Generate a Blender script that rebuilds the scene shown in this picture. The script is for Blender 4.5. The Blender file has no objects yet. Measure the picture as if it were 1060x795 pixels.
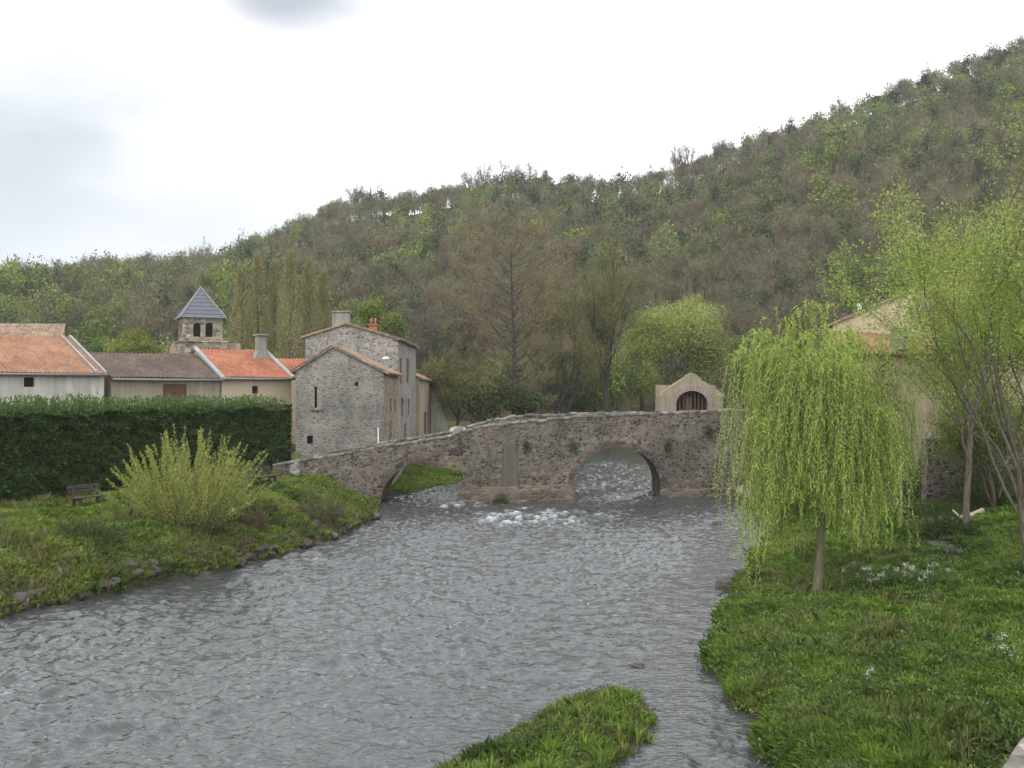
import bpy, math, random
import numpy as np
from mathutils import Vector
S = bpy.context.scene
COL = S.collection
R = math.radians
FPX = 1060.0; CAMZ = 7.0; HY = 405.0
# ------------------------------------------------------------------ camera, sky, sun, exposure
cam = bpy.data.cameras.new('camera'); camo = bpy.data.objects.new('camera', cam); COL.objects.link(camo)
camo.location = (0, 0, CAMZ); camo.rotation_euler = (R(90) + math.atan(7.5 / 1060), 0, 0)
cam.sensor_width = 36; cam.lens = 36; cam.clip_start = .1; cam.clip_end = 3000
S.camera = camo
SUN_EL, SUN_AZ = 52, 150     # soft sun through cloud, high behind the left shoulder
sun = bpy.data.lights.new('sun', 'SUN'); suno = bpy.data.objects.new('sun', sun); COL.objects.link(suno)
sun.energy = 0.9; sun.angle = R(25); sun.color = (1, .96, .9)
suno.rotation_euler = (R(90 - SUN_EL), 0, R(-25)); suno.location = (0, 0, 60)
W = bpy.data.worlds.new('World'); S.world = W; W.use_nodes = True
wt = W.node_tree; wn = wt.nodes; wl = wt.links
wn.clear()
wo = wn.new('ShaderNodeOutputWorld'); bg = wn.new('ShaderNodeBackground'); bg.inputs[1].default_value = .1
sky = wn.new('ShaderNodeTexSky'); sky.sky_type = 'NISHITA'; sky.sun_disc = False
sky.sun_elevation = R(SUN_EL); sky.sun_rotation = R(205)
tc = wn.new('ShaderNodeTexCoord')
mp = wn.new('ShaderNodeMapping'); mp.inputs['Scale'].default_value = (1.6, 1.6, 4.2)
wl.new(tc.outputs['Generated'], mp.inputs['Vector'])
nz = wn.new('ShaderNodeTexNoise'); nz.inputs['Scale'].default_value = 1.7; nz.inputs['Detail'].default_value = 7; nz.inputs['Roughness'].default_value = .52
wl.new(mp.outputs[0], nz.inputs['Vector'])
cr = wn.new('ShaderNodeValToRGB')
cr.color_ramp.elements[0].position = .32; cr.color_ramp.elements[0].color = (.58, .61, .67, 1)
cr.color_ramp.elements[1].position = .52; cr.color_ramp.elements[1].color = (1.0, 1.01, 1.0, 1)
wl.new(nz.outputs['Fac'], cr.inputs[0])
def dirpx(px, py):
    v = Vector(((px - 530) / FPX, 1, (HY - py) / FPX)); v.normalize(); return v
last = cr.outputs[0]
for (px, py, rad, colr, amt) in [(287, -4, .088, (.24, .255, .29), .92), (40, 100, .15, (.31, .33, .355), .6), (60, 250, .3, (.33, .35, .38), .65), (-150, 250, .3, (.33, .35, .38), .6), (240, 235, .12, (.34, .36, .39), .5), (890, 75, .1, (.55, .56, .57), .35)]:
    vm = wn.new('ShaderNodeVectorMath'); vm.operation = 'SUBTRACT'; vm.inputs[1].default_value = dirpx(px, py)
    wl.new(tc.outputs['Generated'], vm.inputs[0])
    # stretch vertically and disturb with the noise
    vs = wn.new('ShaderNodeVectorMath'); vs.operation = 'MULTIPLY'; vs.inputs[1].default_value = (1, 1, 1.9); wl.new(vm.outputs[0], vs.inputs[0])
    ln = wn.new('ShaderNodeVectorMath'); ln.operation = 'LENGTH'; wl.new(vs.outputs[0], ln.inputs[0])
    ad = wn.new('ShaderNodeMath'); ad.operation = 'MULTIPLY_ADD'; wl.new(nz.outputs['Fac'], ad.inputs[0]); ad.inputs[1].default_value = rad * 1.1; wl.new(ln.outputs['Value'], ad.inputs[2])
    mr = wn.new('ShaderNodeMapRange'); mr.interpolation_type = 'SMOOTHSTEP'; wl.new(ad.outputs[0], mr.inputs[0])
    mr.inputs[1].default_value = rad * .75; mr.inputs[2].default_value = rad * 1.9; mr.inputs[3].default_value = amt; mr.inputs[4].default_value = 0
    mx = wn.new('ShaderNodeMix'); mx.data_type = 'RGBA'; wl.new(mr.outputs[0], mx.inputs[0]); wl.new(last, mx.inputs[6]); mx.inputs[7].default_value = (*colr, 1); last = mx.outputs[2]
sc = wn.new('ShaderNodeMix'); sc.data_type = 'RGBA'; sc.blend_type = 'MULTIPLY'; sc.inputs[0].default_value = 1; wl.new(last, sc.inputs[6]); sc.inputs[7].default_value = (10.2, 10.2, 10.2, 1); sc.clamp_result = False
m2 = wn.new('ShaderNodeMix'); m2.data_type = 'RGBA'; m2.inputs[0].default_value = .93; wl.new(sky.outputs[0], m2.inputs[6]); wl.new(sc.outputs[2], m2.inputs[7])
wl.new(m2.outputs[2], bg.inputs[0]); wl.new(bg.outputs[0], wo.inputs[0])
S.view_settings.view_transform = 'Standard'; S.view_settings.look = 'None'; S.view_settings.gamma = 1; S.view_settings.exposure = .97
S.view_settings.use_curve_mapping = False
S.render.engine = 'CYCLES'
S.cycles.max_bounces = 6; S.cycles.transparent_max_bounces = 8; S.cycles.volume_bounces = 0
# thin valley haze: one closed box of even density round the whole scene
hv = bpy.data.meshes.new('haze'); hv.from_pydata([(x, y, z) for x in (-705, 705) for y in (-125, 1405) for z in (-150, 190)], [], [(0, 1, 3, 2), (4, 6, 7, 5), (0, 4, 5, 1), (2, 3, 7, 6), (0, 2, 6, 4), (1, 5, 7, 3)])
ho = bpy.data.objects.new('haze', hv); COL.objects.link(ho); ho['kind'] = 'stuff'; hm = bpy.data.materials.new('haze'); hm.use_nodes = True; hm.node_tree.nodes.clear()
ov = hm.node_tree.nodes.new('ShaderNodeOutputMaterial'); pv = hm.node_tree.nodes.new('ShaderNodeVolumePrincipled'); pv.inputs['Color'].default_value = (.86, .9, .95, 1); pv.inputs['Density'].default_value = .00024
hm.node_tree.links.new(pv.outputs[0], ov.inputs['Volume']); hv.materials.append(hm)
# ------------------------------------------------------------------ helpers
rng = np.random.default_rng(11)
def at(px, py, Y): return np.array([(px - 530) * Y / FPX, Y, CAMZ + (HY - py) * Y / FPX])
def X(px, Y): return (px - 530) * Y / FPX
def Zp(py, Y): return CAMZ + (HY - py) * Y / FPX
def tag(o, label=None, cat=None, group=None, kind=None):
    if label: o['label'] = label
    if cat: o['category'] = cat
    if group: o['group'] = group
    if kind: o['kind'] = kind
    return o
def empty(name, loc=(0, 0, 0), rz=0):
    o = bpy.data.objects.new(name, None); COL.objects.link(o); o.location = loc; o.rotation_euler = (0, 0, rz); o.empty_display_size = .3
    return o
def link(name, me, parent=None):
    o = bpy.data.objects.new(name, me); COL.objects.link(o)
    if parent: o.parent = parent
    return o
def mk(name, V, F, mat, parent=None, smooth=False):
    me = bpy.data.meshes.new(name); me.from_pydata([tuple(v) for v in V], [], F); me.materials.append(mat)
    if smooth: me.shade_smooth()
    me.validate()
    return link(name, me, parent)
def big(name, V, C, mat, parent=None):
    """V (n,k,3) separate k-gons, C (n,3) colours"""
    n, k, _ = V.shape
    me = bpy.data.meshes.new(name); me.vertices.add(n * k); me.vertices.foreach_set('co', V.astype(np.float32).ravel())
    me.loops.add(n * k); me.loops.foreach_set('vertex_index', np.arange(n * k, dtype=np.int32))
    me.polygons.add(n); me.polygons.foreach_set('loop_start', np.arange(0, n * k, k, dtype=np.int32))
    a = me.attributes.new('Col', 'FLOAT_COLOR', 'POINT')
    cc = np.ones((n, k, 4), np.float32); cc[:, :, :3] = np.clip(C, 0, 1)[:, None, :]; a.data.foreach_set('color', cc.ravel())
    me.materials.append(mat); me.update(calc_edges=True)
    return link(name, me, parent)
def gridmesh(name, xs, ys, Z, mat, C=None, parent=None, smooth=True):
    nx, ny = len(xs), len(ys); GX, GY = np.meshgrid(xs, ys)
    V = np.stack([GX, GY, Z], -1).reshape(-1, 3).astype(np.float32)
    i = np.arange(nx * ny).reshape(ny, nx)
    Q = np.stack([i[:-1, :-1], i[:-1, 1:], i[1:, 1:], i[1:, :-1]], -1).reshape(-1, 4).astype(np.int32)
    me = bpy.data.meshes.new(name); me.vertices.add(len(V)); me.vertices.foreach_set('co', V.ravel())
    me.loops.add(Q.size); me.loops.foreach_set('vertex_index', Q.ravel()); me.polygons.add(len(Q)); me.polygons.foreach_set('loop_start', np.arange(0, Q.size, 4, dtype=np.int32))
    if C is not None:
        a = me.attributes.new('Col', 'FLOAT_COLOR', 'POINT'); cc = np.ones((len(V), 4), np.float32); cc[:, :3] = C.reshape(-1, 3); a.data.foreach_set('color', cc.ravel())
    me.materials.append(mat); me.update(calc_edges=True)
    if smooth: me.shade_smooth()
    return link(name, me, parent)
def _h(ix, iy, s):
    n = (ix.astype(np.int64) * 374761393 + iy.astype(np.int64) * 668265263 + s * 1442695041) & 0xffffffff
    n = ((n ^ (n >> 13)) * 1274126177) & 0xffffffff
    return ((n ^ (n >> 16)) & 0xffffff) / float(0xffffff)
def vn(x, y, s=0):
    x = np.asarray(x, float); y = np.asarray(y, float)
    ix = np.floor(x); iy = np.floor(y); fx = x - ix; fy = y - iy; fx = fx * fx * (3 - 2 * fx); fy = fy * fy * (3 - 2 * fy)
    a = _h(ix, iy, s); b = _h(ix + 1, iy, s); c = _h(ix, iy + 1, s); d = _h(ix + 1, iy + 1, s)
    return (a * (1 - fx) + b * fx) * (1 - fy) + (c * (1 - fx) + d * fx) * fy
def fbm(x, y, s=0, o=4):
    t = 0; a = .5
    for k in range(o): t = t + a * vn(np.asarray(x) * 2 ** k + 17 * k, np.asarray(y) * 2 ** k - 9 * k, s + k); a *= .5
    return t / (1 - .5 ** o)
def sm(t): t = np.clip(t, 0, 1); return t * t * (3 - 2 * t)
def unit(v): return v / np.maximum(np.linalg.norm(v, axis=-1, keepdims=True), 1e-9)
def rdir(n, up=0.0):
    v = rng.normal(size=(n, 3)); v = unit(v); v[:, 2] += up; return unit(v)
def leaves(P, D, L, Wd):
    """diamond leaves: base P, long axis D, length L, width Wd"""
    n = len(P); side = unit(np.cross(D, rdir(n))); L = np.broadcast_to(L, (n,))[:, None]; Wd = np.broadcast_to(Wd, (n,))[:, None]
    return np.stack([P, P + D * L * .45 + side * Wd * .5, P + D * L, P + D * L * .45 - side * Wd * .5], 1)
def vary(base, n, amt=.25, hue=.08):
    b = np.broadcast_to(np.asarray(base, float), (n, 3)); f = 1 + (rng.random((n, 1)) * 2 - 1) * amt
    return b * f * (1 + (rng.random((n, 3)) * 2 - 1) * hue)
# ------------------------------------------------------------------ materials
MATS = {}
def nmat(name):
    m = bpy.data.materials.new(name); m.use_nodes = True; nt = m.node_tree; b = nt.nodes['Principled BSDF']; b.inputs['Specular IOR Level'].default_value = .25
    return m, nt, nt.nodes, nt.links, b
def attr_mat(name, rough=.6, trans=.0, spec=.2, noise=0):
    m, nt, N, L, b = nmat(name); a = N.new('ShaderNodeAttribute'); a.attribute_name = 'Col'
    col = a.outputs['Color']
    b.inputs['Roughness'].default_value = rough; b.inputs['Specular IOR Level'].default_value = spec
    L.new(col, b.inputs['Base Color'])
    if trans > 0:
        t = N.new('ShaderNodeBsdfTranslucent'); L.new(col, t.inputs[0]); mx = N.new('ShaderNodeMixShader'); mx.inputs[0].default_value = trans
        L.new(b.outputs[0], mx.inputs[1]); L.new(t.outputs[0], mx.inputs[2]); L.new(mx.outputs[0], N['Material Output'].inputs[0])
    return m
LEAF = attr_mat('leaf', .5, .38, .25); FOREST = attr_mat('forest_foliage', .75, .15, .1); GRASSM = attr_mat('grass_blade', .55, .4, .2)
def ramp(N, L, fac, stops, interp='LINEAR'):
    r = N.new('ShaderNodeValToRGB'); r.color_ramp.interpolation = interp; e = r.color_ramp.elements
    while len(e) < len(stops): e.new(.5)
    for k, (p, c) in enumerate(stops): e[k].position = p; e[k].color = (*c, 1)
    L.new(fac, r.inputs[0]); return r.outputs[0]
def mixc(N, L, f, a, b, mode='MIX'):
    m = N.new('ShaderNodeMix'); m.data_type = 'RGBA'; m.blend_type = mode
    if hasattr(f, 'is_linked'): L.new(f, m.inputs[0])
    else: m.inputs[0].default_value = f
    for s, v in ((6, a), (7, b)):
        if hasattr(v, 'is_linked'): L.new(v, m.inputs[s])
        else: m.inputs[s].default_value = (*v, 1)
    return m.outputs[2]
def pos(N, L, scale=(1, 1, 1), warp=0):
    g = N.new('ShaderNodeTexCoord'); mp = N.new('ShaderNodeMapping'); mp.inputs['Scale'].default_value = scale; L.new(g.outputs['Object'], mp.inputs['Vector'])
    return mp.outputs[0]
def noise(N, L, vec, scale, detail=4, rough=.55, dist=0):
    n = N.new('ShaderNodeTexNoise'); n.inputs['Scale'].default_value = scale; n.inputs['Detail'].default_value = detail; n.inputs['Roughness'].default_value = rough; n.inputs['Distortion'].default_value = dist
    L.new(vec, n.inputs['Vector']); return n.outputs['Fac']
def bump(N, L, h, b, strength=.5, dist=.05):
    u = N.new('ShaderNodeBump'); u.inputs['Strength'].default_value = strength; u.inputs['Distance'].default_value = dist; L.new(h, u.inputs['Height']); L.new(u.outputs[0], b.inputs['Normal'])
def rubble(name, cols, mortar, size=.35, stain=.5, mw=.06, flat=1.5):
    m, nt, N, L, b = nmat(name); v = pos(N, L, (1 / size, 1 / size, flat / size))
    wv = N.new('ShaderNodeTexNoise'); wv.inputs['Scale'].default_value = 1.3; L.new(v, wv.inputs['Vector'])
    va = N.new('ShaderNodeVectorMath'); va.operation = 'MULTIPLY_ADD'; L.new(wv.outputs['Color'], va.inputs[0]); va.inputs[1].default_value = (.7, .7, .7); L.new(v, va.inputs[2])
    vo = N.new('ShaderNodeTexVoronoi'); L.new(va.outputs[0], vo.inputs['Vector']); vo.inputs['Scale'].default_value = 1
    ve = N.new('ShaderNodeTexVoronoi'); ve.feature = 'DISTANCE_TO_EDGE'; L.new(va.outputs[0], ve.inputs['Vector']); ve.inputs['Scale'].default_value = 1
    sep = N.new('ShaderNodeSeparateColor'); L.new(vo.outputs['Color'], sep.inputs[0])
    n = len(cols); c = ramp(N, L, sep.outputs[0], [(i / n, cc) for i, cc in enumerate(cols)], 'CONSTANT')
    vv = ramp(N, L, sep.outputs[1], [(0, (.6, .6, .6)), (1, (1.25, 1.25, 1.25))]); c = mixc(N, L, 1.0, c, vv, 'MULTIPLY')
    fn = noise(N, L, pos(N, L), 9, 5); c = mixc(N, L, .6, c, ramp(N, L, fn, [(.3, (.55, .55, .55)), (.7, (1.3, 1.3, 1.3))]), 'MULTIPLY')
    mm = N.new('ShaderNodeMapRange'); L.new(ve.outputs['Distance'], mm.inputs[0]); mm.inputs[1].default_value = mw * .4; mm.inputs[2].default_value = mw * 1.6; mm.inputs[3].default_value = 1; mm.inputs[4].default_value = 0
    c = mixc(N, L, mm.outputs[0], c, mortar)
    st = noise(N, L, pos(N, L, (1, 1, .6)), .45, 5, .6); c = mixc(N, L, stain, c, ramp(N, L, st, [(.35, (.62, .62, .60)), (.5, (.95, .94, .92)), (.68, (1.25, 1.22, 1.2))]), 'MULTIPLY')
    L.new(c, b.inputs['Base Color']); b.inputs['Roughness'].default_value = .9
    hb = N.new('ShaderNodeMapRange'); L.new(ve.outputs['Distance'], hb.inputs[0]); hb.inputs[2].default_value = .18
    ad = N.new('ShaderNodeMath'); ad.operation = 'MULTIPLY_ADD'; L.new(fn, ad.inputs[0]); ad.inputs[1].default_value = .5; L.new(hb.outputs[0], ad.inputs[2])
    bump(N, L, ad.outputs[0], b, .6, .05)
    return m
BRIDGE = rubble('bridge_rubble', [(.13, .112, .098), (.10, .088, .08), (.175, .145, .12), (.065, .058, .054), (.15, .13, .11), (.135, .10, .085), (.20, .172, .14)], (.21, .19, .165), .26, .8, .06, 1.6)
ARCHM = rubble('arch_stone', [(.13, .10, .09), (.09, .075, .07), (.16, .12, .10)], (.16, .14, .12), .4, .4, .02)
COPING = rubble('coping_stone', [(.26, .235, .21), (.19, .175, .16), (.30, .27, .24), (.15, .14, .125)], (.22, .20, .18), .5, .7, .03, 1)
PLINTH = rubble('plinth_stone', [(.16, .13, .10), (.12, .095, .08), (.19, .155, .125), (.14, .12, .10)], (.17, .14, .11), .5, .6, .04, 1.6)
HOUSE_ST = rubble('grey_house_rubble', [(.29, .275, .255), (.24, .225, .21), (.33, .31, .285), (.27, .245, .22), (.21, .195, .18)], (.33, .315, .29), .3, .75, .10)
GABLE = rubble('patched_grey_rubble', [(.255, .245, .225), (.235, .225, .205), (.27, .26, .24), (.245, .23, .21), (.21, .20, .185)], (.265, .255, .235), .27, 1.0, .12)
HOUSE_ST2 = rubble('brown_house_rubble', [(.30, .25, .19), (.22, .18, .14), (.36, .30, .23), (.25, .20, .15)], (.33, .29, .23), .35, .7, .09)
TOWER_ST = rubble('tower_stone', [(.30, .25, .19), (.20, .17, .14), (.37, .31, .24), (.14, .125, .11)], (.26, .23, .19), .55, .5, .05)
ROCKM = rubble('river_rock', [(.16, .145, .13), (.12, .105, .095)], (.14, .125, .11), 1.2, .9, .01, 1)
PALEROCK = rubble('pale_rock', [(.42, .41, .38), (.34, .33, .31)], (.38, .36, .33), .8, .7, .01, 1)
def plaster(name, col, dirt, amt=.5, sc=.6, streak=.5):
    m, nt, N, L, b = nmat(name)
    n1 = noise(N, L, pos(N, L, (1, 1, .7)), sc, 8, .62, .4); c = mixc(N, L, ramp(N, L, n1, [(.38, (0, 0, 0)), (.66, (1, 1, 1))]), dirt, col)
    c = mixc(N, L, 1 - amt, c, col)
    n2 = noise(N, L, pos(N, L, (3, 3, .35)), 1.2, 4); c = mixc(N, L, streak, c, ramp(N, L, n2, [(.3, (.62, .6, .57)), (.6, (1.08, 1.08, 1.08))]), 'MULTIPLY')
    n3 = noise(N, L, pos(N, L), 14, 5); c = mixc(N, L, .35, c, ramp(N, L, n3, [(.3, (.7, .7, .7)), (.7, (1.2, 1.2, 1.2))]), 'MULTIPLY')
    L.new(c, b.inputs['Base Color']); b.inputs['Roughness'].default_value = .92; bump(N, L, n3, b, .35, .03)
    return m
P_WHITE = plaster('white_render', (.62, .61, .57), (.36, .34, .30), .8)
P_BEIGE = plaster('beige_render', (.36, .32, .25), (.24, .21, .17), .7)
P_CREAM = plaster('cream_render', (.52, .43, .31), (.48, .39, .29), .5, .8, .3)
P_PINK = plaster('pink_render', (.56, .45, .33), (.42, .34, .25), .6)
P_GREY = plaster('old_grey_render', (.35, .335, .31), (.19, .18, .165), .85, .55, .6)
P_PATCH = plaster('mortar_patch', (.14, .125, .11), (.11, .098, .088), .8)
P_TAN = plaster('tan_render', (.40, .33, .24), (.26, .21, .16), .7)
P_CHAP = plaster('chapel_stone', (.33, .285, .205), (.20, .17, .13), .6, 1.2)
P_ARCH = plaster('lilac_arch_stone', (.34, .27, .26), (.23, .185, .17), .6, 1.6)
def plain(name, col, rough=.7, spec=.25, var=.25, sc=8):
    m, nt, N, L, b = nmat(name); n = noise(N, L, pos(N, L), sc, 5)
    c = mixc(N, L, 1, col, ramp(N, L, n, [(.3, (1 - var,) * 3), (.7, (1 + var,) * 3)]), 'MULTIPLY'); L.new(c, b.inputs['Base Color']); b.inputs['Roughness'].default_value = rough; b.inputs['Specular IOR Level'].default_value = spec
    return m
def tiles(name, cols, sc=3.2):
    m, nt, N, L, b = nmat(name); v = pos(N, L, (4.2, 4.2, 7)); vo = N.new('ShaderNodeTexVoronoi'); L.new(v, vo.inputs['Vector']); vo.inputs['Scale'].default_value = 1
    sep = N.new('ShaderNodeSeparateColor'); L.new(vo.outputs['Color'], sep.inputs[0]); n = len(cols)
    c = ramp(N, L, sep.outputs[0], [(i / n, cc) for i, cc in enumerate(cols)], 'CONSTANT')
    st = noise(N, L, pos(N, L), .5, 6, .65); c = mixc(N, L, .7, c, ramp(N, L, st, [(.35, (.55, .57, .58)), (.62, (1.15, 1.13, 1.1))]), 'MULTIPLY')
    L.new(c, b.inputs['Base Color']); b.inputs['Roughness'].default_value = .88; bump(N, L, vo.outputs['Distance'], b, .5, .05); return m
T_ORANGE = tiles('orange_tile', [(.29, .155, .095), (.34, .175, .105), (.25, .14, .09), (.31, .18, .12)])
T_RED = tiles('red_tile', [(.32, .125, .075), (.37, .15, .09), (.28, .115, .075)])
T_BROWN = tiles('brown_tile', [(.115, .085, .07), (.14, .10, .08), (.095, .075, .065)])
T_OLD = tiles('old_tile', [(.24, .16, .11), (.30, .20, .14), (.19, .14, .11), (.34, .25, .18)])
SLATE = plain('slate', (.105, .11, .135), .55, .4, .2, 5)
LEAD = plain('lead_flashing', (.25, .255, .25), .5, .5, .3, 3)
GLASS = plain('dark_glass', (.02, .021, .024), .2, .6, .1)
DARKIN = plain('dark_interior', (.018, .016, .014), .9, .1, .2)
WOODBR = plain('brown_wood', (.13, .075, .05), .7, .2, .3, 12)
WOODRED = plain('red_brown_wood', (.16, .06, .04), .7, .2, .3, 12)
WOODGR = plain('weathered_wood', (.075, .062, .052), .8, .2, .35, 10)
PALEWOOD = plain('pale_stripped_wood', (.42, .36, .28), .8, .2, .3, 10)
WHITEP = plain('white_paint', (.75, .75, .73), .5, .4, .08)
METALG = plain('grey_metal', (.2, .2, .2), .5, .4, .2)
TERRA = plain('terracotta', (.33, .14, .085), .8, .2, .15)
def bark(name, col):
    m, nt, N, L, b = nmat(name); n = noise(N, L, pos(N, L, (9, 9, 1.5)), 2, 6, .65); c = mixc(N, L, 1, col, ramp(N, L, n, [(.3, (.5, .5, .5)), (.7, (1.5, 1.5, 1.5))]), 'MULTIPLY')
    L.new(c, b.inputs['Base Color']); b.inputs['Roughness'].default_value = .9; bump(N, L, n, b, .8, .03); return m
BARK = bark('bark', (.12, .10, .08)); BARKD = bark('dark_bark', (.06, .048, .04)); BARKG = bark('green_bark', (.15, .135, .085))
# ------------------------------------------------------------------ terrain
SKYL = np.array([(-900, 330), (-400, 300), (-100, 286), (0, 281), (50, 280), (100, 281), (150, 272), (200, 270), (250, 264), (300, 240), (340, 216), (380, 203), (430, 200), (480, 190), (530, 183), (560, 182), (620, 188), (680, 180), (720, 164), (760, 148), (820, 131), (880, 111), (920, 92), (980, 68), (1060, 40), (1300, -60), (1700, -90)], float)
YR = 330.0
def ridge(x):
    px = 530 + FPX * x / YR; return CAMZ + (HY - (np.interp(px, SKYL[:, 0], SKYL[:, 1]) + 21)) * YR / FPX
LB = np.array([(0, -28), (10, -24.8), (20, -20.8), (31.6, -15.8), (34.8, -14.1), (37.1, -12.95), (40.5, -11.1), (47.9, -8.6), (57, -7.3), (61, -8.3), (66, -8.3), (70, -7.2), (75.7, -5.2), (85, -2.2), (98.9, 2.4), (121, 7), (132, 20), (150, 70)])
RB = np.array([(0, 4), (10, 4.4), (19, 4.84), (20.3, 4.98), (23.6, 5.12), (26.8, 4.98), (31.6, 6.4), (38, 8.4), (47.9, 12.2), (55, 15.5), (60, 16.5), (66, 16.6), (75, 17), (100, 20.5), (112, 22.5), (124, 29), (134, 45), (150, 90)])
def XL(y): return np.interp(y, LB[:, 0], LB[:, 1])
def XR(y): return np.interp(y, RB[:, 0], RB[:, 1])
ISL = np.array([(-3.6, 14), (-2.0, 17.8), (-1.3, 18.8), (-.55, 19.9), (.5, 21.3), (1.45, 22.9), (2.4, 23.6), (2.95, 22.9), (3.05, 21.6), (2.6, 20.3), (2.15, 19.4), (1.8, 18), (1.2, 14)])
def psdf(x, y, P):
    x = np.asarray(x, float); y = np.asarray(y, float); d = np.full(x.shape, 1e9); ins = np.zeros(x.shape, bool)
    for i in range(len(P)):
        a = P[i]; b = P[(i + 1) % len(P)]; e = b - a; wx = x - a[0]; wy = y - a[1]; t = np.clip((wx * e[0] + wy * e[1]) / (e @ e), 0, 1)
        d = np.minimum(d, np.hypot(wx - e[0] * t, wy - e[1] * t))
        c = ((a[1] > y) != (b[1] > y)) & (x < (b[0] - a[0]) * (y - a[1]) / (b[1] - a[1] + 1e-12) + a[0]); ins ^= c
    return np.where(ins, d, -d)      # positive inside
def dL(x, y): return (XL(y) - x) * .9 + (fbm(y * .55, x * .55, 3, 3) - .5) * 1.0
def dR(x, y): return (x - XR(y)) * .93 + (fbm(y * .6, x * .6, 8, 3) - .5) * .9
def ground(x, y):
    x = np.asarray(x, float); y = np.asarray(y, float)
    a = dL(x, y); b = dR(x, y)
    lp = np.interp(a, [0, .2, .5, 1.2, 2.0, 3.0, 6, 12, 30], [0, .3, .5, .85, 1.25, 1.65, 1.85, 1.95, 2.0])
    lp = lp * (1 - .45 * sm((y - 53) / 7) * sm((x + 11.5) / 3))
    lp2 = np.interp(a, [0, .4, 3, 6, 9, 14], [0, .1, .3, .9, 2.2, 3.0]); t = sm((y - 63) / 6.); lp = lp * (1 - t) + lp2 * t
    lp = np.maximum(lp, (2.0 + .9 * sm((y - 62) / 8)) * sm((-12.2 - x) / 2.0) * sm((y - 50) / 8))
    rp = np.interp(b, [0, .3, 1.5, 4, 8, 12, 20, 40], [0, .3, .6, .95, 1.5, 2.3, 3.6, 5.5])
    rp = np.maximum(rp, 4.7 * sm((x - 17.2) / 2.6) * sm((y - 60) / 4))
    bed = -.35 - .25 * np.clip(np.minimum(-a, -b), 0, 3)
    h = np.where(a > 0, lp, np.where(b > 0, rp, bed))
    isl = psdf(x, y, ISL) + (fbm(x * 1.6, y * 1.6, 55, 3) - .5) * .9; h = np.maximum(h, np.where(isl > 0, np.interp(isl, [0, .3, 1, 2], [-.02, .12, .25, .3]), np.interp(-isl, [0, .8], [-.02, -.5])))
    land = (h > .05)
    h = h + land * ((fbm(x * .9, y * .9, 21, 4) - .5) * .5 + (fbm(x * 2.4, y * 2.4, 25, 2) - .5) * .2) * np.clip(h, 0, 1)
    foot = 138 - np.clip((x - 22) * .9, 0, 66) - np.clip((-x - 30) * .2, 0, 30)
    tt = (y - foot) / (YR - foot); rr = ridge(x)
    hill = 3 + (rr - 3) * np.clip(tt, 0, 1) ** .97 + (fbm(x / 38, y / 38, 31, 3) - .5) * 12 * sm(tt * 3) * sm((1 - tt) * 3) - np.clip(y - YR, 0, 400) * .12
    k = sm(tt * 12)
    k = np.where((y < 150) & (x > 22) & (y > 112) & (h < 0) & (x < 60), k * .0, k)
    return h * (1 - k) + hill * k
def axis(parts):
    out = []
    for a, b, s in parts: out.append(np.arange(a, b - 1e-6, s))
    out.append([parts[-1][1]]); return np.concatenate(out)
gx = axis([(-700, -200, 25), (-200, -45, 5), (-45, -28, 1), (-28, 24, .25), (24, 50, 1), (50, 250, 5), (250, 700, 25)])
gy = axis([(-120, 4, 8), (4, 12, 1), (12, 75, .25), (75, 140, 1), (140, 380, 4), (380, 1400, 60)])
GX, GY = np.meshgrid(gx, gy); GZ = ground(GX, GY)
def gcol(x, y, z):
    n = fbm(x * .35, y * .35, 41, 4); n2 = fbm(x * 1.7, y * 1.7, 44, 3)
    g = np.stack([.055 + .05 * n, .085 + .045 * n, .022 + .012 * n], -1)
    soil = np.array([.055, .044, .033]); f = np.clip((.5 - z) / .35, 0, 1) * .95 + .75 * sm((n2 - .62) / .1)
    f = np.clip(f, 0, 1)[..., None]; c = g * (1 - f) + soil * f
    hl = sm((y - 115) / 30)[..., None]; hc = np.stack([.075 + .05 * n2, .062 + .045 * n2, .038 + .02 * n2], -1); c = c * (1 - hl) + hc * hl
    return c
gm, nt, N_, L_, b_ = nmat('ground_soil_and_grass'); a_ = N_.new('ShaderNodeAttribute'); a_.attribute_name = 'Col'
nn = noise(N_, L_, pos(N_, L_), 3.0, 8, .7); cc_ = mixc(N_, L_, .8, a_.outputs['Color'], ramp(N_, L_, nn, [(.3, (.5, .5, .5)), (.7, (1.45, 1.4, 1.3))]), 'MULTIPLY'); L_.new(cc_, b_.inputs['Base Color']); b_.inputs['Roughness'].default_value = .95; bump(N_, L_, nn, b_, .8, .12)
tag(gridmesh('ground', gx, gy, GZ, gm, gcol(GX, GY, GZ)), kind='structure')
# ------------------------------------------------------------------ river
def wave_tile(n, size, seed):
    r = np.random.default_rng(seed); f = np.fft.fft2(r.normal(size=(n, n))); k = np.fft.fftfreq(n, size / n) ; KX, KY = np.meshgrid(k, k); K = np.hypot(KX * .8, KY * 1.1) + 1e-6
    f *= np.exp(-((np.log(K / 1.3)) ** 2) / 1.0) * K ** -.2
    h = np.real(np.fft.ifft2(f)); h /= h.std(); return h
TL = wave_tile(512, 51.2, 5)
def tsample(x, y):
    u = (x / .1) % 512; v = (y / .1) % 512; i = np.floor(u).astype(int); j = np.floor(v).astype(int); fu = u - i; fv = v - j; i1 = (i + 1) % 512; j1 = (j + 1) % 512
    return (TL[j, i] * (1 - fu) + TL[j, i1] * fu) * (1 - fv) + (TL[j1, i] * (1 - fu) + TL[j1, i1] * fu) * fv
wx = axis([(-60, -26, 2), (-26, 18, .1), (18, 60, 1.5)]); wy = axis([(-20, 12, 2), (12, 70, .1), (70, 100, .2), (100, 140, .5)])
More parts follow.
